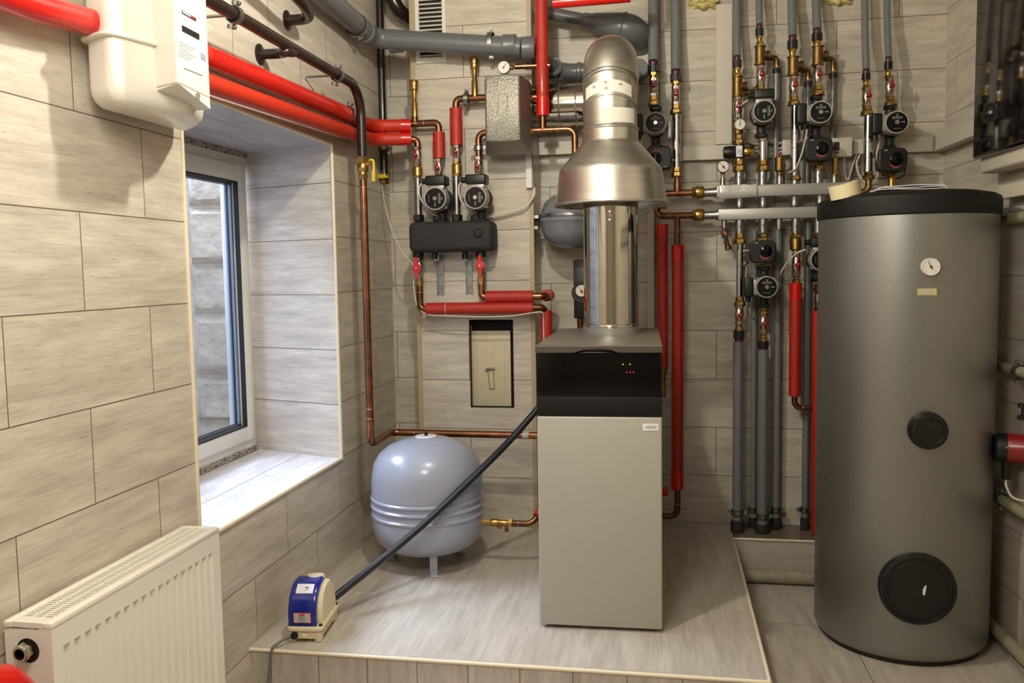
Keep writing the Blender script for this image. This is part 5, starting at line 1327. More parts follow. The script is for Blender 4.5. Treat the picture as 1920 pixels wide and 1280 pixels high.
G().tube([(-.014,-.007,zc),(-.008,-.006,zc-.078),(.012,-.006,zc-.078),(.009,-.007,zc+.002)], .0011, .003, n=6).obj('wire_loop', M['pump_dark'], ht)
for dx, dz in ((-.028,h-.02),(-.002,h-.045),(.001,.045)): G().lathe([(.0035,0),(.003,.002),(.001,.003)], (dx,0,dz), (0,-1,0), 12).obj('rivet', M['hatch'], ht)

# ------------------------------------------------------------------ SEWER PIPE and brown pipes
XS = -1.105
c0 = atX(600,-12,XS); c1 = at(700,76,3.3); c2 = at(992,90,3.3)
o = tubething('sewer_pipe', 'grey drain pipe along the left wall and across the chimney breast over the vent grille', 'pipe', [(XS,c0.y-.9,c0.z+.03),(XS,c1.y-.02,c1.z+.002),(c2.x-.03,3.3,c2.z+.003)], .0375, 'sewer', fil=.06)
for pp, dd in (((XS,3.20,c1.z+.003),(0,1,0)),((at(742,77,3.3).x,3.3,at(742,78,3.3).z),(1,0,0)),((at(955,86,3.3).x,3.3,at(955,86,3.3).z),(1,0,0))):
    G().lathe([(.038,-.026),(.0425,-.022),(.0435,-.016),(.042,-.010),(.042,.024),(.038,.028)], pp, dd, 32).obj('socket', M['sewer'], o)
clamp((XS,3.10,c1.z+.004), (0,1,0), .0375, 'steel clamp holding the grey drain pipe at the end of the left wall', wall=(-1,0,0), L=.015, ears=(.3,0,-1))
q = at(921,82,3.3); clamp((q.x,3.3,q.z), (1,0,0), .0375, 'steel clamp on the grey drain pipe above the round gauge', L=.05, ears=(0,0,1))
c3 = at(1040,124,3.46); z3 = at(1100,131,3.5).z
o = tubething('sewer_pipe', 'grey drain pipe stepping back behind the red pipe and passing behind the flue elbow', 'pipe', [(c2.x-.03,3.3,c2.z+.003),(c2.x-.008,3.315,c2.z-.001),(c3.x-.01,3.49,z3+.01),(c3.x+.05,3.52,z3),(at(1200,131,3.52).x,3.52,z3)], .031, 'sewer', fil=.05)
for pp in ((c2.x-.01,3.302,c2.z),): G().lathe([(.036,-.02),(.0425,-.016),(.0435,.012),(.040,.03)], pp, (1,.1,0), 32).obj('socket', M['sewer'], o)
for x_ in (1052,1086): G().lathe([(.032,-.010),(.0355,-.006),(.0355,.006),(.032,.010)], (at(x_,131,3.52).x,3.52,z3), (1,0,0), 32).obj('socket', M['sewer'], o)
G().lathe([(.034,-.04),(.036,-.034),(.037,0)], (c3.x-.01,3.46,z3+.012), (.2,-1,.25), 32).torus((c3.x-.008,3.46,z3+.012),(.2,-1,.25),.035,.004,32,8).obj('branch', M['sewer'], o)
cx_ = at(1196,127,3.44)
G().lathe([(.036,.08),(.040,.06),(.040,.01),(.037,.0),(.036,0)], cx_, (0,1,-.12), 36).obj('end_cap', M['sewer'], o)
# reducer elbow at the top
p0, p1, p2, p3 = at(1058,30,3.5), at(1106,42,3.5), at(1160,50,3.5), at(1190,58,3.5)
d_ = (p2-p0).normalized(); L1 = (p1-p0).length; L2 = (p2-p0).length
t = empty('sewer_reducer', p0, 'large grey reducing drain elbow at the top, above the flue elbow', 'pipe fitting')
G().lathe([(.024,-.12),(.024,L1-.03),(.028,L1-.026),(.029,L1-.01),(.029,L1),(.034,L1+.01),(.052,L2-.012),(.054,L2+.01)], (0,0,0), d_, 40).obj('reducer', M['sewer'], t)
e_ = p2-p0+d_*.005; 
G().tube([e_, e_+d_*.045, e_+d_*.07+Vector((.0,.05,-.01)), e_+d_*.07+Vector((0.0,.14,-.015))], .056, .06, n=36).obj('elbow', M['sewer'], t)
G().torus(e_+d_*.012, d_, .056, .004, 40, 8).obj('bead', M['sewer'], t)
# black vertical pipe in the alcove
xb0 = at(716,200,3.55).x
zb1 = at(722,325,3.5).z
xk0 = -1.118
def col_x(x_, y_, X): return atX(x_, y_, X).y
yk = 3.50
xk0 = at(716.5,180,yk).x
o = tubething('gas_pipe', 'black painted vertical pipe in the alcove left of the chimney breast', 'pipe', [(xk0,yk,2.42),(xk0,yk,zb1)], .0155, 'dark_paint')
clamp((xk0,yk,at(721,278,yk).z), (0,0,1), .0155, 'steel clamp on the black vertical pipe', L=.09, ears=(1,0,0))
t = empty('gas_valve', (xk0,yk,at(721,332,yk).z), 'small brass gas valve with a yellow handle at the end of the black pipe', 'valve')
G().hexn((0,0,-.028),(0,0,-.010),.0185).cyl((0,0,-.014),(0,0,.022),.015).hexn((0,0,.014),(0,0,.026),.0165).cyl((0,-.01,0),(0,-.03,0),.007).obj('body', M['brass_dark'], t)
G().prism([(-.030,-.003),(-.008,-.007),(0,-.010),(.010,-.008),(.026,-.006),(.026,.002),(.010,.006),(0,.010),(-.008,.006),(-.030,.002)], -.036, -.031).lathe([(.007,0),(.006,.004)],(0,-.036,0),(0,-1,0),14).obj('handle', M['yellow'], t)
# dark diagonal pipe top of alcove
q0, q1 = at(728,-8,3.45), at(756,32,3.5)
tubething('gas_pipe', 'dark painted diagonal pipe at the top of the alcove', 'pipe', [(q0.x-.02,3.44,q0.z+.06),(q1.x-.01,3.48,q1.z+.02),(q1.x+.02,3.55,q1.z)], .027, 'dark_paint', fil=.03)
# brown pipe on the left wall
XB = -1.05
m0, m1 = atX(430,22,XB), atX(636,143,XB); yv = 2.965
zv = m1.z
o = tubething('gas_pipe', 'long dark brown pipe along the left wall, bending down in front of the corner', 'pipe', [(XB,.2,m0.z-.02),(XB,m0.y,m0.z),(XB,yv,zv+.002),(XB,yv,atX(682,295,XB).z)], .0165, 'brown_paint', fil=.10)
def flange(p, r, m): return G().lathe([(r,.0),(r,.003),(r*.75,.006),(.018,.008)], p, (1,0,0), 28).obj('wall_flange', M[m], o)
w0 = atX(487,102,XL+.001); j0 = atX(532,84,XB)
br = tubething('gas_pipe', 'curved brown branch from the long brown pipe into a round wall flange', 'pipe', [(XB,j0.y+.06,j0.z-.006),(XB+.002,j0.y-.01,j0.z-.02),(-1.09,w0.y+.005,w0.z+.0),(XL,w0.y,w0.z)], .0145, 'brown_paint', fil=.03)
o = br; flange(w0, .030, 'brown_paint')
w1 = atX(538,38,XL+.001); j1 = atX(572,12,XB)
br = tubething('gas_pipe', 'short brown pipe at the top edge curving into its own wall flange', 'pipe', [(XB,j1.y-.5,j1.z+.06),(XB,j1.y+.01,j1.z),(-1.09,w1.y+.005,w1.z),(XL,w1.y,w1.z)], .0165, 'brown_paint', fil=.045)
o = br; flange(w1, .030, 'brown_paint')
for x_, y_, l_ in ((440,32,'near the gas meter'),(632,139,'before the bend')):
    p = atX(x_, y_, XB); clamp((XB,p.y,zv+(m0.z-zv)*max(0,(yv-p.y)/(yv-m0.y))), (0,1,0), .0165, 'steel clamp on the long brown pipe, %s' % l_, wall=(-1,0,0), L=.09, ears=(.25,0,1))
# yellow lever gas valve and copper line
def XV(y_, x_=684): return atX(x_, y_, XB).z
t = empty('gas_valve', (XB,yv,XV(313)), 'brass gas valve with a yellow lever on the copper and brown pipe', 'valve')
hh = XV(295)-XV(313)
G().hexn((0,0,hh*.1),(0,0,hh),.019).lathe([(.018,-.02),(.021,-.01),(.021,.004),(.016,.012)]).hexn((0,0,-.045),(0,0,-.028),.0185).cyl((0,0,-.03),(0,0,0),.016).cyl((0,0,0),(.04,-.012,.012),.007).obj('body', M['brass'], t)
G().tube([(.030,-.012,.018),(.044,-.014,.020),(.047,-.016,.0),(.046,-.018,-.055)], .0045, .01, n=10).box((.040,-.021,-.056),(.051,-.013,-.018)).obj('lever', M['yellow'], t)
zt6, zb6 = XV(338), atX(690,806,XB).z
zrun = at(800,813,3.2).z
xcor = XB
o = tubething('copper_pipe', 'long vertical copper pipe near the corner, turning right behind the pale expansion vessel', 'pipe',
    [(XB,yv,zt6),(XB,yv,zrun+.004),(XB+.0,3.2,zrun+.004),(at(1010,817,3.2).x+.05,3.2,zrun)], .0135, 'copper', fil=.035,
    rings=[((XB,yv,XV(352)),(0,0,1)),((XB,yv,atX(690,768,XB).z),(0,0,1)),((XB,yv,atX(690,786,XB).z),(0,0,1)),((XB,3.13,zrun+.004),(0,1,0)),((at(738,812,3.2).x,3.2,zrun+.002),(1,0,0)),((at(778,812,3.2).x,3.2,zrun+.002),(1,0,0))])
q = G().cyl((at(980,816,3.2).x,3.2,zrun),(at(992,816,3.2).x,3.2,zrun),.0142,n=20).obj('printed_label', M['label_silver'], o)
# vessel valve at floor level
z7 = at(950,980,2.99).z; xv0 = ec.x+re-.01
t = empty('cap_valve', (xv0, 2.99, z7), 'brass cap valve with a small drain joining the pale vessel to copper', 'valve')
xx = lambda x_: at(x_,980,2.99).x-xv0
G().hexn((0,0,0),(xx(920),0,0),.0105).lathe([(.013,xx(920)),(.014,xx(922)),(.014,xx(933)),(.0105,xx(936)),(.0105,xx(952))],(0,0,0),(1,0,0),22).hexn((xx(952),0,0),(xx(962),0,0),.0165).obj('body', M['brass'], t)
G().torus((xx(938),-.014,-.008),(0,-1,0),.007,.003).cyl((xx(938),-.0,-.008),(xx(938),-.018,-.008),.0065).cyl((xx(950),0,-.002),(xx(950),-.006,-.024),.006).hexn((xx(950),-.005,-.018),(xx(950),-.008,-.030),.0085).obj('drain', M['brass_dark'], t)
a = at(958,981,2.99); 
tubething('copper_pipe', 'short copper pipe from the cap valve to behind the boiler', 'pipe', [(xv0+xx(960),2.99,z7),(at(996,981,2.99).x,2.99,z7),(at(1010,970,2.99).x,2.99+.03,z7+.03),(at(1014,960,2.99).x,3.05,z7+.15)], .0105, 'copper_dull', fil=.02, rings=[((xv0+xx(972),2.99,z7),(1,0,0))])
p = at(1010,962,2.98); tag(G().cyl((p.x-.004,3.0,p.z-.02),(p.x+.03,3.06,p.z+.04),.021,n=24).obj('red_insulated_pipe', M['foam_red'], None), 'short red foam piece peeking out left of the boiler near the floor', 'pipe')

# wall hung vessel
c = at(1074,414,3.45)
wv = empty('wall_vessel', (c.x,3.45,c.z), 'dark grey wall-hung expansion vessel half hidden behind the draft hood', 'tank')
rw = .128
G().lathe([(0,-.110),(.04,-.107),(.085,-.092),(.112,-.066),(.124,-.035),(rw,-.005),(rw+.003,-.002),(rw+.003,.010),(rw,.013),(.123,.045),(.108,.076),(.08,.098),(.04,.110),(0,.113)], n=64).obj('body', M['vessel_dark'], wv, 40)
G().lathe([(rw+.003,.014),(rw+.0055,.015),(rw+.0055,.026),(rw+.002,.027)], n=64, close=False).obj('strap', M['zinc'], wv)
q = at(1008,417,3.5)-wv.location
g = G(); g.box((q.x-.012,.0,-.045),(q.x-.008,.165,.045)); g.box((q.x-.012,-.03,-.03),(q.x+.012,.0,-.018)); g.box((q.x-.012,-.03,.012),(q.x+.015,.0,.024)); g.obj('bracket', M['zinc'], wv, 0)
G().box((q.x-.008,-.012,-.02),(q.x+.014,.012,.014)).obj('rubber_block', M['rubber'], wv)
# black safety group
a, b = at(1075,487,3.52), at(1110,597,3.52)
t = empty('insulated_valve_group', ((a.x+b.x)/2,3.52,b.z), 'black insulated valve block with a small gauge half hidden behind the flue pipe', 'valve')
w_ = (b.x-a.x)/2
G().rbox((-w_,0,0),(w_,.06,a.z-b.z),.004,2).lathe([(.042,.0),(.046,.01),(.046,.05)], (0,-.006,.105), (0,1,0), 30).obj('shell', M['black'], t)
gq = gauge(at(1090,545,3.505), .026, 'x', needle=2.0, case='black', red=True, depth=.01)
for kx in ('label','category'): del gq[kx]
gq.parent = t; gq.location = at(1090,545,3.505)-t.location
tubething('copper_pipe', 'thin copper pipe under the black insulated valve block', 'pipe', [(at(1088,600,3.55).x,3.55,at(1088,597,3.55).z),(at(1088,600,3.55).x,3.55,.5)], .012, 'copper_dull')

# ------------------------------------------------------------------ GAS METER
def rpoly(P, rad, n=6):
    out = []; m = len(P)
    for i in range(m):
        a, b, c = Vector(P[i-1]), Vector(P[i]), Vector(P[(i+1) % m]); r = rad[i] if isinstance(rad, (list, tuple)) else rad
        u = (a-b).normalized(); v = (c-b).normalized()
        A, Bq = b+u*r, b+v*r
        for k_ in range(n+1):
            t = k_/n; out.append(A*(1-t)**2+b*2*t*(1-t)+Bq*t*t)
    return out
def loft(secs):
    g = G(); m = len(secs[0]); vs = [v for s_ in secs for v in s_]
    fs = [(j*m+i, j*m+(i+1) % m, (j+1)*m+(i+1) % m, (j+1)*m+i) for j in range(len(secs)-1) for i in range(m)]
    fs += [list(range(m)), [(len(secs)-1)*m+i for i in range(m)][::-1]]
    return g.add(vs, fs)
def inset(poly, d):
    c = Vector((sum(p.x for p in poly)/len(poly), sum(p.y for p in poly)/len(poly)))
    return [c+(p-c)*(1-d/max((p-c).length,1e-4)) for p in poly]
plan = [(-1.142,1.605),(-1.058,1.563),(-.998,1.752),(-1.040,1.88),(-1.128,1.955)]
pl = rpoly(plan, [.02,.028,.03,.03,.02])
z0m = 1.395; z1m = 1.662
mt = empty('gas_meter', (-1.08,1.75,z0m), 'white gas meter hanging on the left wall above the window', 'meter')
off = Vector((-1.08,1.75,0))
def sec(d, z): return [Vector((p.x-off.x, p.y-off.y, z)) for p in (inset(pl, d) if d else pl)]
loft([sec(.05,.0),sec(.022,.004),sec(.008,.014),sec(.002,.026),sec(0,.04),sec(0,z1m-z0m-.04),sec(.008,z1m-z0m-.01),sec(.03,z1m-z0m)]).obj('body', M['enamel'], mt, 40)
zf = atX(150,74,-1.14).z-z0m
loft([sec(-.012,zf-.002),sec(-.015,zf),sec(-.015,zf+.003),sec(-.012,zf+.006)]).obj('seam_flange', M['enamel'], mt, 30)
cpn = [(-1.026,1.663),(-.960,1.633),(-.977,1.792),(-1.045,1.80)]
cb_ = atX(328,160,-.965); z_c0 = cb_.z-z0m
cpl = [Vector(p) for p in rpoly(cpn, [.002,.008,.008,.002])]
S2 = lambda d, z: [Vector((p.x-off.x, p.y-off.y, z)) for p in cpl]
cbx = loft([S2(0,z_c0+.004),S2(0,z_c0+.012),S2(0,1.655-z0m)])
# cut the lower part: counter box with sloped bottom
cn = cbx.obj('counter', M['white'], mt, 30); cn['label'] = 'white counter unit with two dark windows'
u = Vector((-.977+.960,1.792-1.633,0)); LU = u.length; u.normalize(); nrm = Vector((u.y,-u.x,0))
O = Vector((-.960-off.x,1.633-off.y,0))
def on_counter(xp, yp):
    k_ = ray(xp, yp); n_ = nrm; o_ = Vector((-.960,1.633,0)); t = (o_-CAM).dot(n_)/k_.dot(n_); p = CAM+k_*t
    return p-Vector((off.x,off.y,z0m))
def cquad(pts, off_, m, name, par, th=.0012):
    P = [on_counter(*q)+nrm*off_ for q in pts]; n_ = len(P)
    return G().add(P+[p-nrm*th for p in P], [tuple(range(n_)), tuple(range(n_,2*n_))[::-1]]+[(i,n_+i,n_+(i+1) % n_,(i+1) % n_) for i in range(n_)]).obj(name, M[m], par, 0)
cquad([(341,19),(367,34),(367,40),(341,25)], .001, 'black', 'counter_window', cn)
for i in range(8):
    x_ = 342+3.0*i; y_ = 20.6+1.75*i; cquad([(x_,y_),(x_+2,y_+1.1),(x_+2,y_+4.6),(x_,y_+3.5)], .0014, 'white' if i < 5 else 'dial_red', 'digit_wheel', cn)
cquad([(341,47),(373,64),(373,75),(341,58)], .001, 'black', 'display_window', cn)
cquad([(376,98),(385,104),(385,115),(376,109)], .001, 'vessel', 'blue_seal_print', cn)
cquad([(345,127),(379,141),(379,142.2),(345,128.2)], .001, 'pump_grey', 'slot', cn)
for r_ in range(6):
    y_ = 78+r_*5; cquad([(336,y_),(336+30-(r_ % 3)*5,y_+14-(r_ % 3)*2.4),(336+30-(r_ % 3)*5,y_+14.9-(r_ % 3)*2.4),(336,y_+.9)], .0008, 'cable', 'printed_line', cn)
cquad([(366,176),(371,172),(375,178),(374,187),(367,184)], .001, 'pump_grey', 'notch', cn)
# terminal cover below the counter, sloping
P = [Vector((p.x-off.x,p.y-off.y,z_c0+.006)) for p in cpl]
g = G(); a, b = P[0], P[-1]
low = [Vector((p.x-off.x,p.y-off.y,z_c0+.004-.022*max(0,min(1,(p.y-1.64)/.12)))) for p in cpl]
loft([low, [Vector((p.x,p.y,z_c0+.008)) for p in low]]).obj('terminal_cover', M['white'], mt, 30)

# ------------------------------------------------------------------ RADIATOR
ry0, ry1 = 1.305, 1.885; xf = -1.056; xb9 = -1.150; zt9 = .455; zb9 = -.13
rad = empty('radiator', (-1.1,(ry0+ry1)/2,zb9), 'white ribbed panel radiator on the left wall below the window', 'radiator'); o9 = rad.location
def W(x_, y_, z_): return Vector((x_,y_,z_))-o9
g = G(); N = 18; pitch = (ry1-ry0-.05)/N; prof = []
y_ = ry0
prof.append((y_,0)); prof.append((ry0+.016,0))
for i in range(N):
    a = ry0+.028+i*pitch
    prof += [(a,0),(a+pitch*.10,-.006),(a+pitch*.50,-.006),(a+pitch*.6,0)]
prof.append((ry1,0))
zg = zt9-.052
vs = []; m_ = len(prof)
rows_ = [(zb9,0),(zb9+.04,0),(zb9+.046,1),(zg-.006,1),(zg,0),(zt9-.006,0)]
for z_, on in rows_:
    for yy, dx in prof: vs.append(W(xf+(dx if on else 0), yy, z_))
fs = [(j*m_+i, j*m_+i+1, (j+1)*m_+i+1, (j+1)*m_+i) for j in range(len(rows_)-1) for i in range(m_-1)]
g.add(vs, fs)
vs = [W(xf-.012, yy, z_) for z_ in (zb9, zt9-.006) for yy in (ry0, ry1)]
g.add(vs, [(0,1,3,2)]); g.box(W(xf-.012,ry0,zb9), W(xf-.0001,ry0+.012,zt9-.006)); g.box(W(xf-.012,ry1-.012,zb9), W(xf-.0001,ry1,zt9-.006)); g.box(W(xf-.012,ry0+.0121,zt9-.03), W(xf-.0002,ry1-.0121,zt9-.0062))
g.obj('front_panel', M['enamel'], rad, 25)
G().rbox(W(xb9,ry0+.004,zb9), W(xb9+.012,ry1-.004,zt9-.008), .003, 2).obj('back_panel', M['enamel'], rad)
# top grille frame with slots
g = G(); g.rbox(W(xb9-.001,ry0-.001,zt9-.012), W(xb9+.016,ry1+.001,zt9), .003, 2); g.rbox(W(xf-.018,ry0-.001,zt9-.012), W(xf+.0015,ry1+.001,zt9), .003, 2)
g.box(W(xb9+.012,ry0+.0005,zt9-.010), W(xf-.014,ry0+.022,zt9-.0006)); g.box(W(xb9+.012,ry1-.018,zt9-.010), W(xf-.014,ry1,zt9-.0006))
xm = (xb9+xf)/2; 
nb = 62
for i in range(nb):
    yy = ry0+.022+(ry1-ry0-.04)*(i+.5)/nb; g.box(W(xb9+.014,yy-.0021,zt9-.004), W(xf-.016,yy+.0021,zt9-.0012))
for xx_ in (xb9+.0165+.020, xm-.0+.010): g.box(W(xx_-.0022,ry0+.02,zt9-.004), W(xx_+.0022,ry1-.016,zt9-.0010))
g.obj('top_grille', M['enamel'], rad, 30)
G().box(W(xb9+.012,ry0+.02,zt9-.04), W(xf-.014,ry1-.02,zt9-.036)).obj('convector', M['galv'], rad, 0)
# end plate with an opening
hc = (xb9+.045, zt9-.052); g = G(); n = 28; rO = .0225
sq = []
for i in range(n):
    q = 2*PI*i/n; ca, sa = math.cos(q), math.sin(q)
    t = min((xf-.006-hc[0])/ca if ca > 1e-6 else 9, (xb9-hc[0])/ca if ca < -1e-6 else 9, (zt9-.013-hc[1])/sa if sa > 1e-6 else 9, (-.2)/sa if sa < -1e-6 else 9)
    sq.append((hc[0]+ca*t, hc[1]+sa*t))
inn = [(hc[0]+rO*math.cos(2*PI*i/n), hc[1]+rO*math.sin(2*PI*i/n)) for i in range(n)]
for yy in (ry0+.001, ry0+.003):
    b_ = len(g.v); g.add([W(x_,yy,z_) for x_, z_ in inn]+[W(x_,yy,z_) for x_, z_ in sq], [(i,(i+1) % n,n+(i+1) % n,n+i) for i in range(n)])
g.box(W(xb9,ry0+.0014,zb9), W(xf-.006,ry0+.003,hc[1]-.19)); g.box(W(hc[0]+rO+.002,ry0+.0004,hc[1]-.2), W(xf-.004,ry0+.0028,zt9-.011)); g.obj('end_plate', M['enamel'], rad, 25)
G().lathe([(rO,0),(rO,.03)], W(hc[0],ry0+.003,hc[1]), (0,1,0), 24).obj('opening', M['dark_hole'], rad)
G().hexn(W(hc[0],ry0-.012,hc[1]+.002), W(hc[0],ry0+.02,hc[1]+.002), .016).lathe([(.0155,-.012),(.0155,-.018),(.0135,-.020),(.010,-.020),(.009,-.010)], W(hc[0],ry0,hc[1]+.002), (0,1,0), 24).obj('bleed_plug', M['nickel'], rad)
# wrapped red pipe bottom left
q = [(-1.10,.75,.405),(-1.085,1.0,.41),(-1.062,1.212,.405),(-1.06,1.236,.28),(-1.06,1.236,-.16)]
o = G().tube(q, .0345, .055, n=24, rf=lambda t: 1+.05*math.sin(t*55)+.03*math.sin(t*97)).obj('wrapped_pipe', M['tape_red'], None, 60)
tag(o, 'pipe bend wrapped in wrinkled bright red tape at the lower left corner', 'pipe')

# ------------------------------------------------------------------ AIR PUMP with hose
apx = empty('air_pump', (-1.030,2.362,0), 'small blue and ivory air pump standing on the platform beside the wall', 'air pump', rot=(0,0,math.radians(6)))
w_, l_ = .052, .092
for sx in (-1,1):
    for sy in (-1,1): G().rbox((sx*w_*.72-.010, sy*l_*.8-.014, 0),(sx*w_*.72+.010, sy*l_*.8+.014,.03),.004,2).obj('foot', M['ivory'], apx)
def rr_sec(wx_, ly_, z, r, dy=0): 
    return [Vector((p.x,p.y+dy,z)) for p in rpoly([(-wx_,-ly_),(wx_,-ly_),(wx_,ly_),(-wx_,ly_)], r)]
loft([rr_sec(w_*.86,l_*.93,.010,.012),rr_sec(w_*.9,l_*.95,.032,.014),rr_sec(w_*.9,l_*.95,.034,.014)]).obj('base', M['ivory'], apx, 30)
loft([rr_sec(w_,l_,.034,.018),rr_sec(w_*1.03,l_*1.02,.037,.018),rr_sec(w_*1.03,l_*1.02,.044,.018),rr_sec(w_*.99,l_,.047,.018)]).obj('rim', M['ivory'], apx, 30)
for sx in (-1,1):
    for sy in (-1,1): G().lathe([(.0052,0),(.0052,.006),(.003,.0065)], (sx*w_*.86,sy*l_*.88,.046), (0,0,1), 14).obj('screw_hole', M['black'], apx)
# ivory bonnet: profile in (y, z) swept over x
def bonnet(x0, x1, prof, m, name, r=.006):
    g = G(); n_ = len(prof); xs = [(x0,.10),(x0+r*.4,.03),(x0+r,0),(x1-r,0),(x1-r*.4,.03),(x1,.10)]
    cy_, cz_ = sum(p[0] for p in prof)/n_, .05; vs = []
    for x_, s_ in xs:
        for p in prof: vs.append((x_, cy_+(p[0]-cy_)*(1-s_*.6), cz_+(p[1]-cz_)*(1-s_*.6) if p[1] > .05 else p[1]))
    fs = [(j*n_+i, j*n_+(i+1) % n_, (j+1)*n_+(i+1) % n_, (j+1)*n_+i) for j in range(len(xs)-1) for i in range(n_)]
    fs += [tuple(range(n_)), tuple(range((len(xs)-1)*n_, len(xs)*n_))[::-1]]
    return g.add(vs, fs).obj(name, M[m], apx, 40)
iv = [(-.07,.045),(-.072,.07),(-.066,.10),(-.05,.128),(-.028,.146),(0,.153),(.03,.148),(.055,.130),(.072,.10),(.080,.07),(.082,.045)]
bonnet(-.038,.046,iv,'ivory','bonnet',.012)
bl = [(-.086,.045),(-.088,.08),(-.084,.105),(-.070,.132),(-.048,.152),(-.022,.162),(.010,.162),(.010,.150),(-.020,.150),(-.045,.140),(-.062,.122),(-.074,.10),(-.076,.08),(-.076,.045)]
cvr = bonnet(-.048,.034,bl,'blue','blue_cover',.010)
G().lathe([(.026,-.004),(.028,.004),(.024,.010),(.010,.012)], (.004,.022,.152), (0,.15,1), 28).obj('filter_cap', M['ivory'], apx)
# labels
def apl(pts, m, name, par): return G().add(pts, [(0,1,2,3),(7,6,5,4),(0,4,5,1),(1,5,6,2),(2,6,7,3),(3,7,4,0)]).obj(name, M[m], par, 0)
def plate(x0, x1, ya, za, yb, zb, m, name, off=.0015):
    d = Vector((0, yb-ya, zb-za)).normalized(); n_ = Vector((0, -d.z, d.y)); 
    if n_.y > 0 and n_.z <= 0: n_ = -n_
    P = [Vector((x0,ya,za)),Vector((x1,ya,za)),Vector((x1,yb,zb)),Vector((x0,yb,zb))]
    return apl([p+n_*off for p in P]+[p-n_*.001 for p in P], m, name, apx), n_
la, n_ = plate(-.032,.020,-.0885,.058,-.0882,.088,'dial_red','rating_plate',.0008); 
lb9, n_ = plate(-.030,.018,-.0885,.0595,-.0884,.0865,'label_silver','rating_plate',.0014)
for i in range(6): 
    g = G().box((-.018,-.0906,.062+i*.0034),(.006-(i % 2)*.006,-.0898,.0628+i*.0034)).obj('printed_line', M['pump_grey'], lb9, 0)
G().box((-.014,-.0906,.0815),(.002,-.0898,.0852)).obj('printed_title', M['dial_red'], lb9, 0)
lt, n_ = plate(-.030,.020,-.067,.1365,-.043,.1555,'label_white','warning_label',.0022)
G().torus((-.002,-.055,.1495),(0,-.62,.78),.008,.0007,20,6,PI,2*PI).obj('printed_swirl', M['vessel'], lt); 
G().box((-.004,-.0565,.1492),(.003,-.0525,.1515)).obj('printed_mark', M['blue'], lt, 0)
G().lathe([(.011,0),(.011,.004)], (-.030,-l_*.99,.022), (0,-1,0), 20).obj('cable_socket', M['black'], apx)
g = G().rbox((-.008,-l_-.001,.014),(.008,-l_+.004,.028),.002,1).obj('badge', M['ivory'], apx)
cable([(-1.060+.0,2.262,.020),(-1.072,2.245,.018),(-1.086,2.222,.012),(-1.092,2.206,.0),(-1.098,2.19,-.08),(-1.10,2.15,-.155)], .0038, 'thin grey cable running from the air pump over the platform edge', m='sewer')
hs = [Vector((-1.006,2.452,.062)), at(700,1060,2.66), at(800,975,2.90), at(905,878,3.10), at(975,806,3.22), at(1012,762,3.28)]
hs[1] = at(710,1053,2.60); hs[2] = at(800,977,2.74); hs[3] = at(900,882,2.90); hs[4] = at(960,821,3.02); hs[5] = at(1016,757,3.12)
tag(bpy.data.objects[cable([hs[0]]+hs[1:], .0122, 'x', m='hose', n=18, name='air_hose', seg=12).name], 'long dark navy hose rising from the air pump to behind the boiler', 'hose')

# ------------------------------------------------------------------ RIGHT WALL
def RW(Y, o=0.0): return RWX-RWA*Y-o
def rdir(): return Vector((-RWA,1,0)).normalized()
th = math.atan(RWA)
# duct along the right wall
def rduct(ya, yb, z0, z1, dep, label, name='cable_duct'):
    t = empty(name, (RW(yb), yb, z0), label, 'cable duct', rot=(0,0,th)); L = yb-ya
    G().box((-dep+.004,-L,.002),(0,0,z1-z0-.002)).obj('base', M['duct'], t, 0); G().rbox((-dep,-L-.001,0),(-dep+.014,.001,z1-z0),.002,1).obj('cover', M['duct'], t); return t

zc1, zc0 = atR(1850,340,.05).z, atR(1850,378,.05).z
yd0 = atR(1872,350,.045).y
rduct(1.6, yd0, atR(1885,372,.045).z, atR(1885,346,.045).z, .045, 'short cream cable duct under the dark glass panel on the right wall')
# electrical panel with smoked door
yp = atR(1846,300,.06).y
zp0 = atR(1846,300,.06).z; zp1 = 2.02
dp = .10
rduct(yp+.003, D-.002, zdb, zdt, .05, 'cream cable duct running along the right wall from the corner')
t = empty('distribution_board', (RW(yp), yp, zp0-.045), 'electrical distribution board with a smoked dark door on the right wall', 'electrical panel', rot=(0,0,th))
G().rbox((-.075,-.55,0),(0,0,zp1-zp0+.09),.01,3).obj('housing', M['duct'], t)
G().rbox((-.10,-.55,.045),(-.074,-.001,zp1-zp0+.045),.012,4).obj('smoked_door', M['panel_glass'], t)
G().lathe([(.012,0),(.012,.002),(.009,.003)], (-.101,-.06,.20), (-1,0,0), 20).obj('latch', M['black_matt'], t)
# pale pipes on the right wall
def rpipe(x_, y_, x2, y2, r, label, o=.05, cl=None):
    a = atR(x_, y_, o); zA = a.z; b = atR(x2, y2, o)
    z = (a.z+b.z)/2
    p0 = Vector((RW(1.5,o),1.5,z)); p1 = Vector((RW(D-.03,o),D-.03,z))
    tag(G().tube([p0,p1], r, n=20).obj('pale_pipe', M['olive_pipe'], None), label, 'pipe')
    if cl is not None:
        c = atR(cl[0], cl[1], o); clamp((RW(c.y,o),c.y,z), p1-p0, r, label.replace('pale pipe', 'steel clamp on the pale pipe'), wall=(1,0,0), L=max(.01,o-r-.006), ears=(0,0,1))
rpipe(1875,411,1915,408,.0175,'uppermost pale pipe along the right wall beside the cylinder lid', o=.0315)
rpipe(1872,684,1912,698,.0165,'pale pipe along the right wall at half height of the cylinder', cl=(1912,697), o=.0315)
rpipe(1885,940,1912,958,.0165,'pale pipe along the right wall below the red pump', cl=(1876,934), o=.0315)
rpipe(1868,1182,1915,1228,.0195,'lowest pale pipe along the right wall near the floor', o=.034)
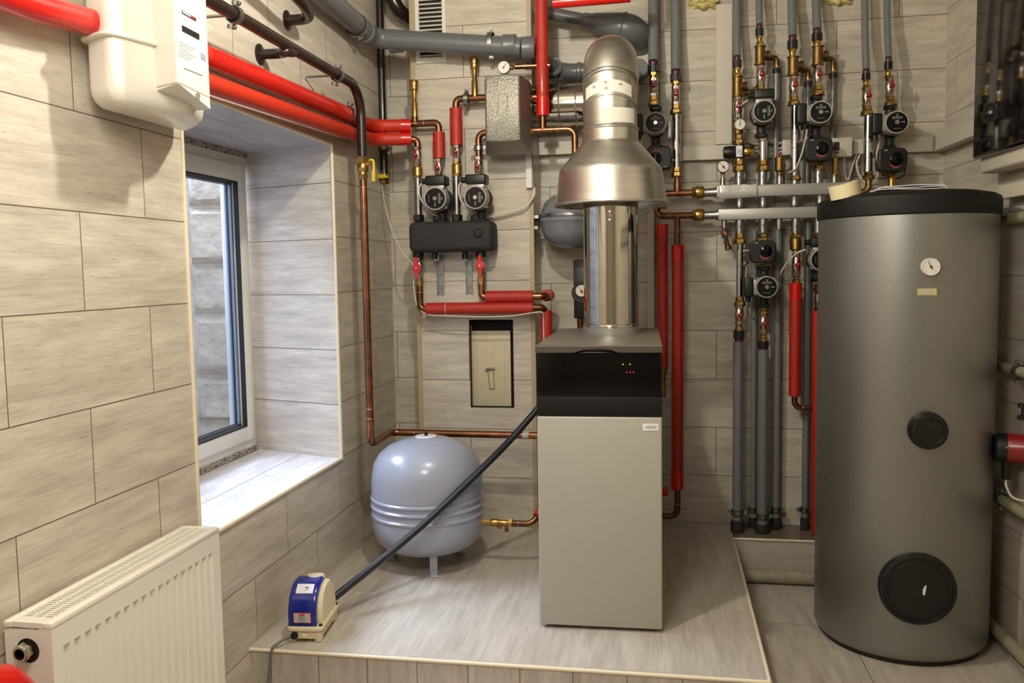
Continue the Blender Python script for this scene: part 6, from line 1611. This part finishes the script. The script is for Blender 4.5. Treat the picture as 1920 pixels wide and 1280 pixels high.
# red pump
c = atR(1868,835,.10)
t = empty('red_circulation_pump', c, 'red circulation pump with a black front, right of the cylinder', 'pump', rot=(0,0,math.radians(0)))
ax = Vector((1,-.28,0)).normalized()
rp = .044
p_ = atR(1862,838,.11)
c = at(1864,838,2.84); t.location = c
G().lathe([(rp*.86,0),(rp,.006),(rp,.035)], (0,0,0), ax, 36).obj('control_front', M['black'], t)
G().lathe([(rp,.034),(rp*1.02,.036),(rp*1.02,.20)], (0,0,0), ax, 36).obj('motor', M['red_pump'], t)
G().rbox((.020,-.028,-.095),(.042,-.004,-.035),.003,2).obj('plug', M['black'], t)
side = Vector((.28,1,0)).normalized()*-1
Mx = Matrix.Translation(ax*.019+Vector((-.0005,-.0445,.008))) @ Matrix.Rotation(math.radians(-15.6),4,'Z') @ Matrix.Rotation(PI/2,4,'X')
text_mesh('lettering', 'X', .012, Mx, M['print_light'], t)
text_mesh('lettering', 'GRUNDFOS', .0045, Mx @ Matrix.Translation((0,-.010,0)), M['print_light'], t)
cable([c+Vector((.030,-.016,-.094)), c+Vector((.032,-.02,-.12)), c+Vector((.05,-.03,-.15)), c+Vector((.09,-.06,-.15)), c+Vector((.13,-.10,-.12))], .0035, 'white cable hanging from the red pump')
p = atR(1918,770,.06); t = empty('shutoff_valve', p, 'dark valve at the right edge above the red pump', 'valve')
G().ccyl((-.006,-.01,.012),(-.006,-.01,.024),.012).ccyl((-.006,-.01,-.024),(-.006,-.01,-.012),.012).cyl((0,-.01,-.012),(0,-.01,.012),.008).obj('body', M['black'], t)
# lime-washed pipe at the foot of the ledge
z_ = ZF+.030; yl = LY-.034
tag(G().tube([(PX+.01,yl,z_),(RW(yl)-.004,yl,z_)], .027, n=22, rf=lambda t: 1+.03*math.sin(t*40)).obj('plastered_pipe', M['ledge_pipe'], None), 'dusty lime-smeared pipe lying at the foot of the small ledge', 'pipe')
for o in (PL, PT, ACT):
    pass

# ------------------------------------------------------------------ LIGHT, CAMERA, WORLD
def lamp(name, loc, power, color, rad):
    l = bpy.data.lights.new(name, 'POINT'); l.energy = power; l.color = color; l.shadow_soft_size = rad
    o = bpy.data.objects.new(name, l); o.location = loc; COL.objects.link(o); return o
lamp('ceiling_bulb', (-.44, 1.92, 2.03), 46, (1,.945,.81), .03)
lamp('fill_lamp_rear', (-.42, .62, 1.85), 66, (1,.95,.84), .28)  # soft fill lamp added out of view to lift the left wall and radiator
sun = bpy.data.lights.new('soft_daylight', 'SUN'); sun.energy = 10.5; sun.angle = math.radians(35); sun.color = (.70,.80,1)
so = bpy.data.objects.new('soft_daylight', sun); COL.objects.link(so)
so.rotation_euler = Vector((1.0, -.12, -1.05)).to_track_quat('-Z', 'Y').to_euler()
w = bpy.data.worlds.new('world'); SC.world = w; w.use_nodes = True
w.node_tree.nodes['Background'].inputs[0].default_value = (.55,.68,1,1); w.node_tree.nodes['Background'].inputs[1].default_value = 6
cam = bpy.data.cameras.new('camera'); cam.sensor_width = 36; cam.lens = F/1920*36; cam.clip_start = .02
co = bpy.data.objects.new('camera', cam); COL.objects.link(co)
m3 = Matrix((CM[0], -CM[1], -CM[2])).transposed()
co.matrix_world = Matrix.Translation(CAM) @ m3.to_4x4()
SC.camera = co
vs_ = SC.view_settings; vs_.view_transform = 'Standard'; vs_.look = 'None'; vs_.gamma = 1; vs_.use_curve_mapping = False; vs_.exposure = 0.0
SC.cycles.use_denoising = True; SC.cycles.max_bounces = 8; SC.cycles.diffuse_bounces = 4; SC.cycles.sample_clamp_indirect = 6; SC.cycles.caustics_reflective = False; SC.cycles.caustics_refractive = False
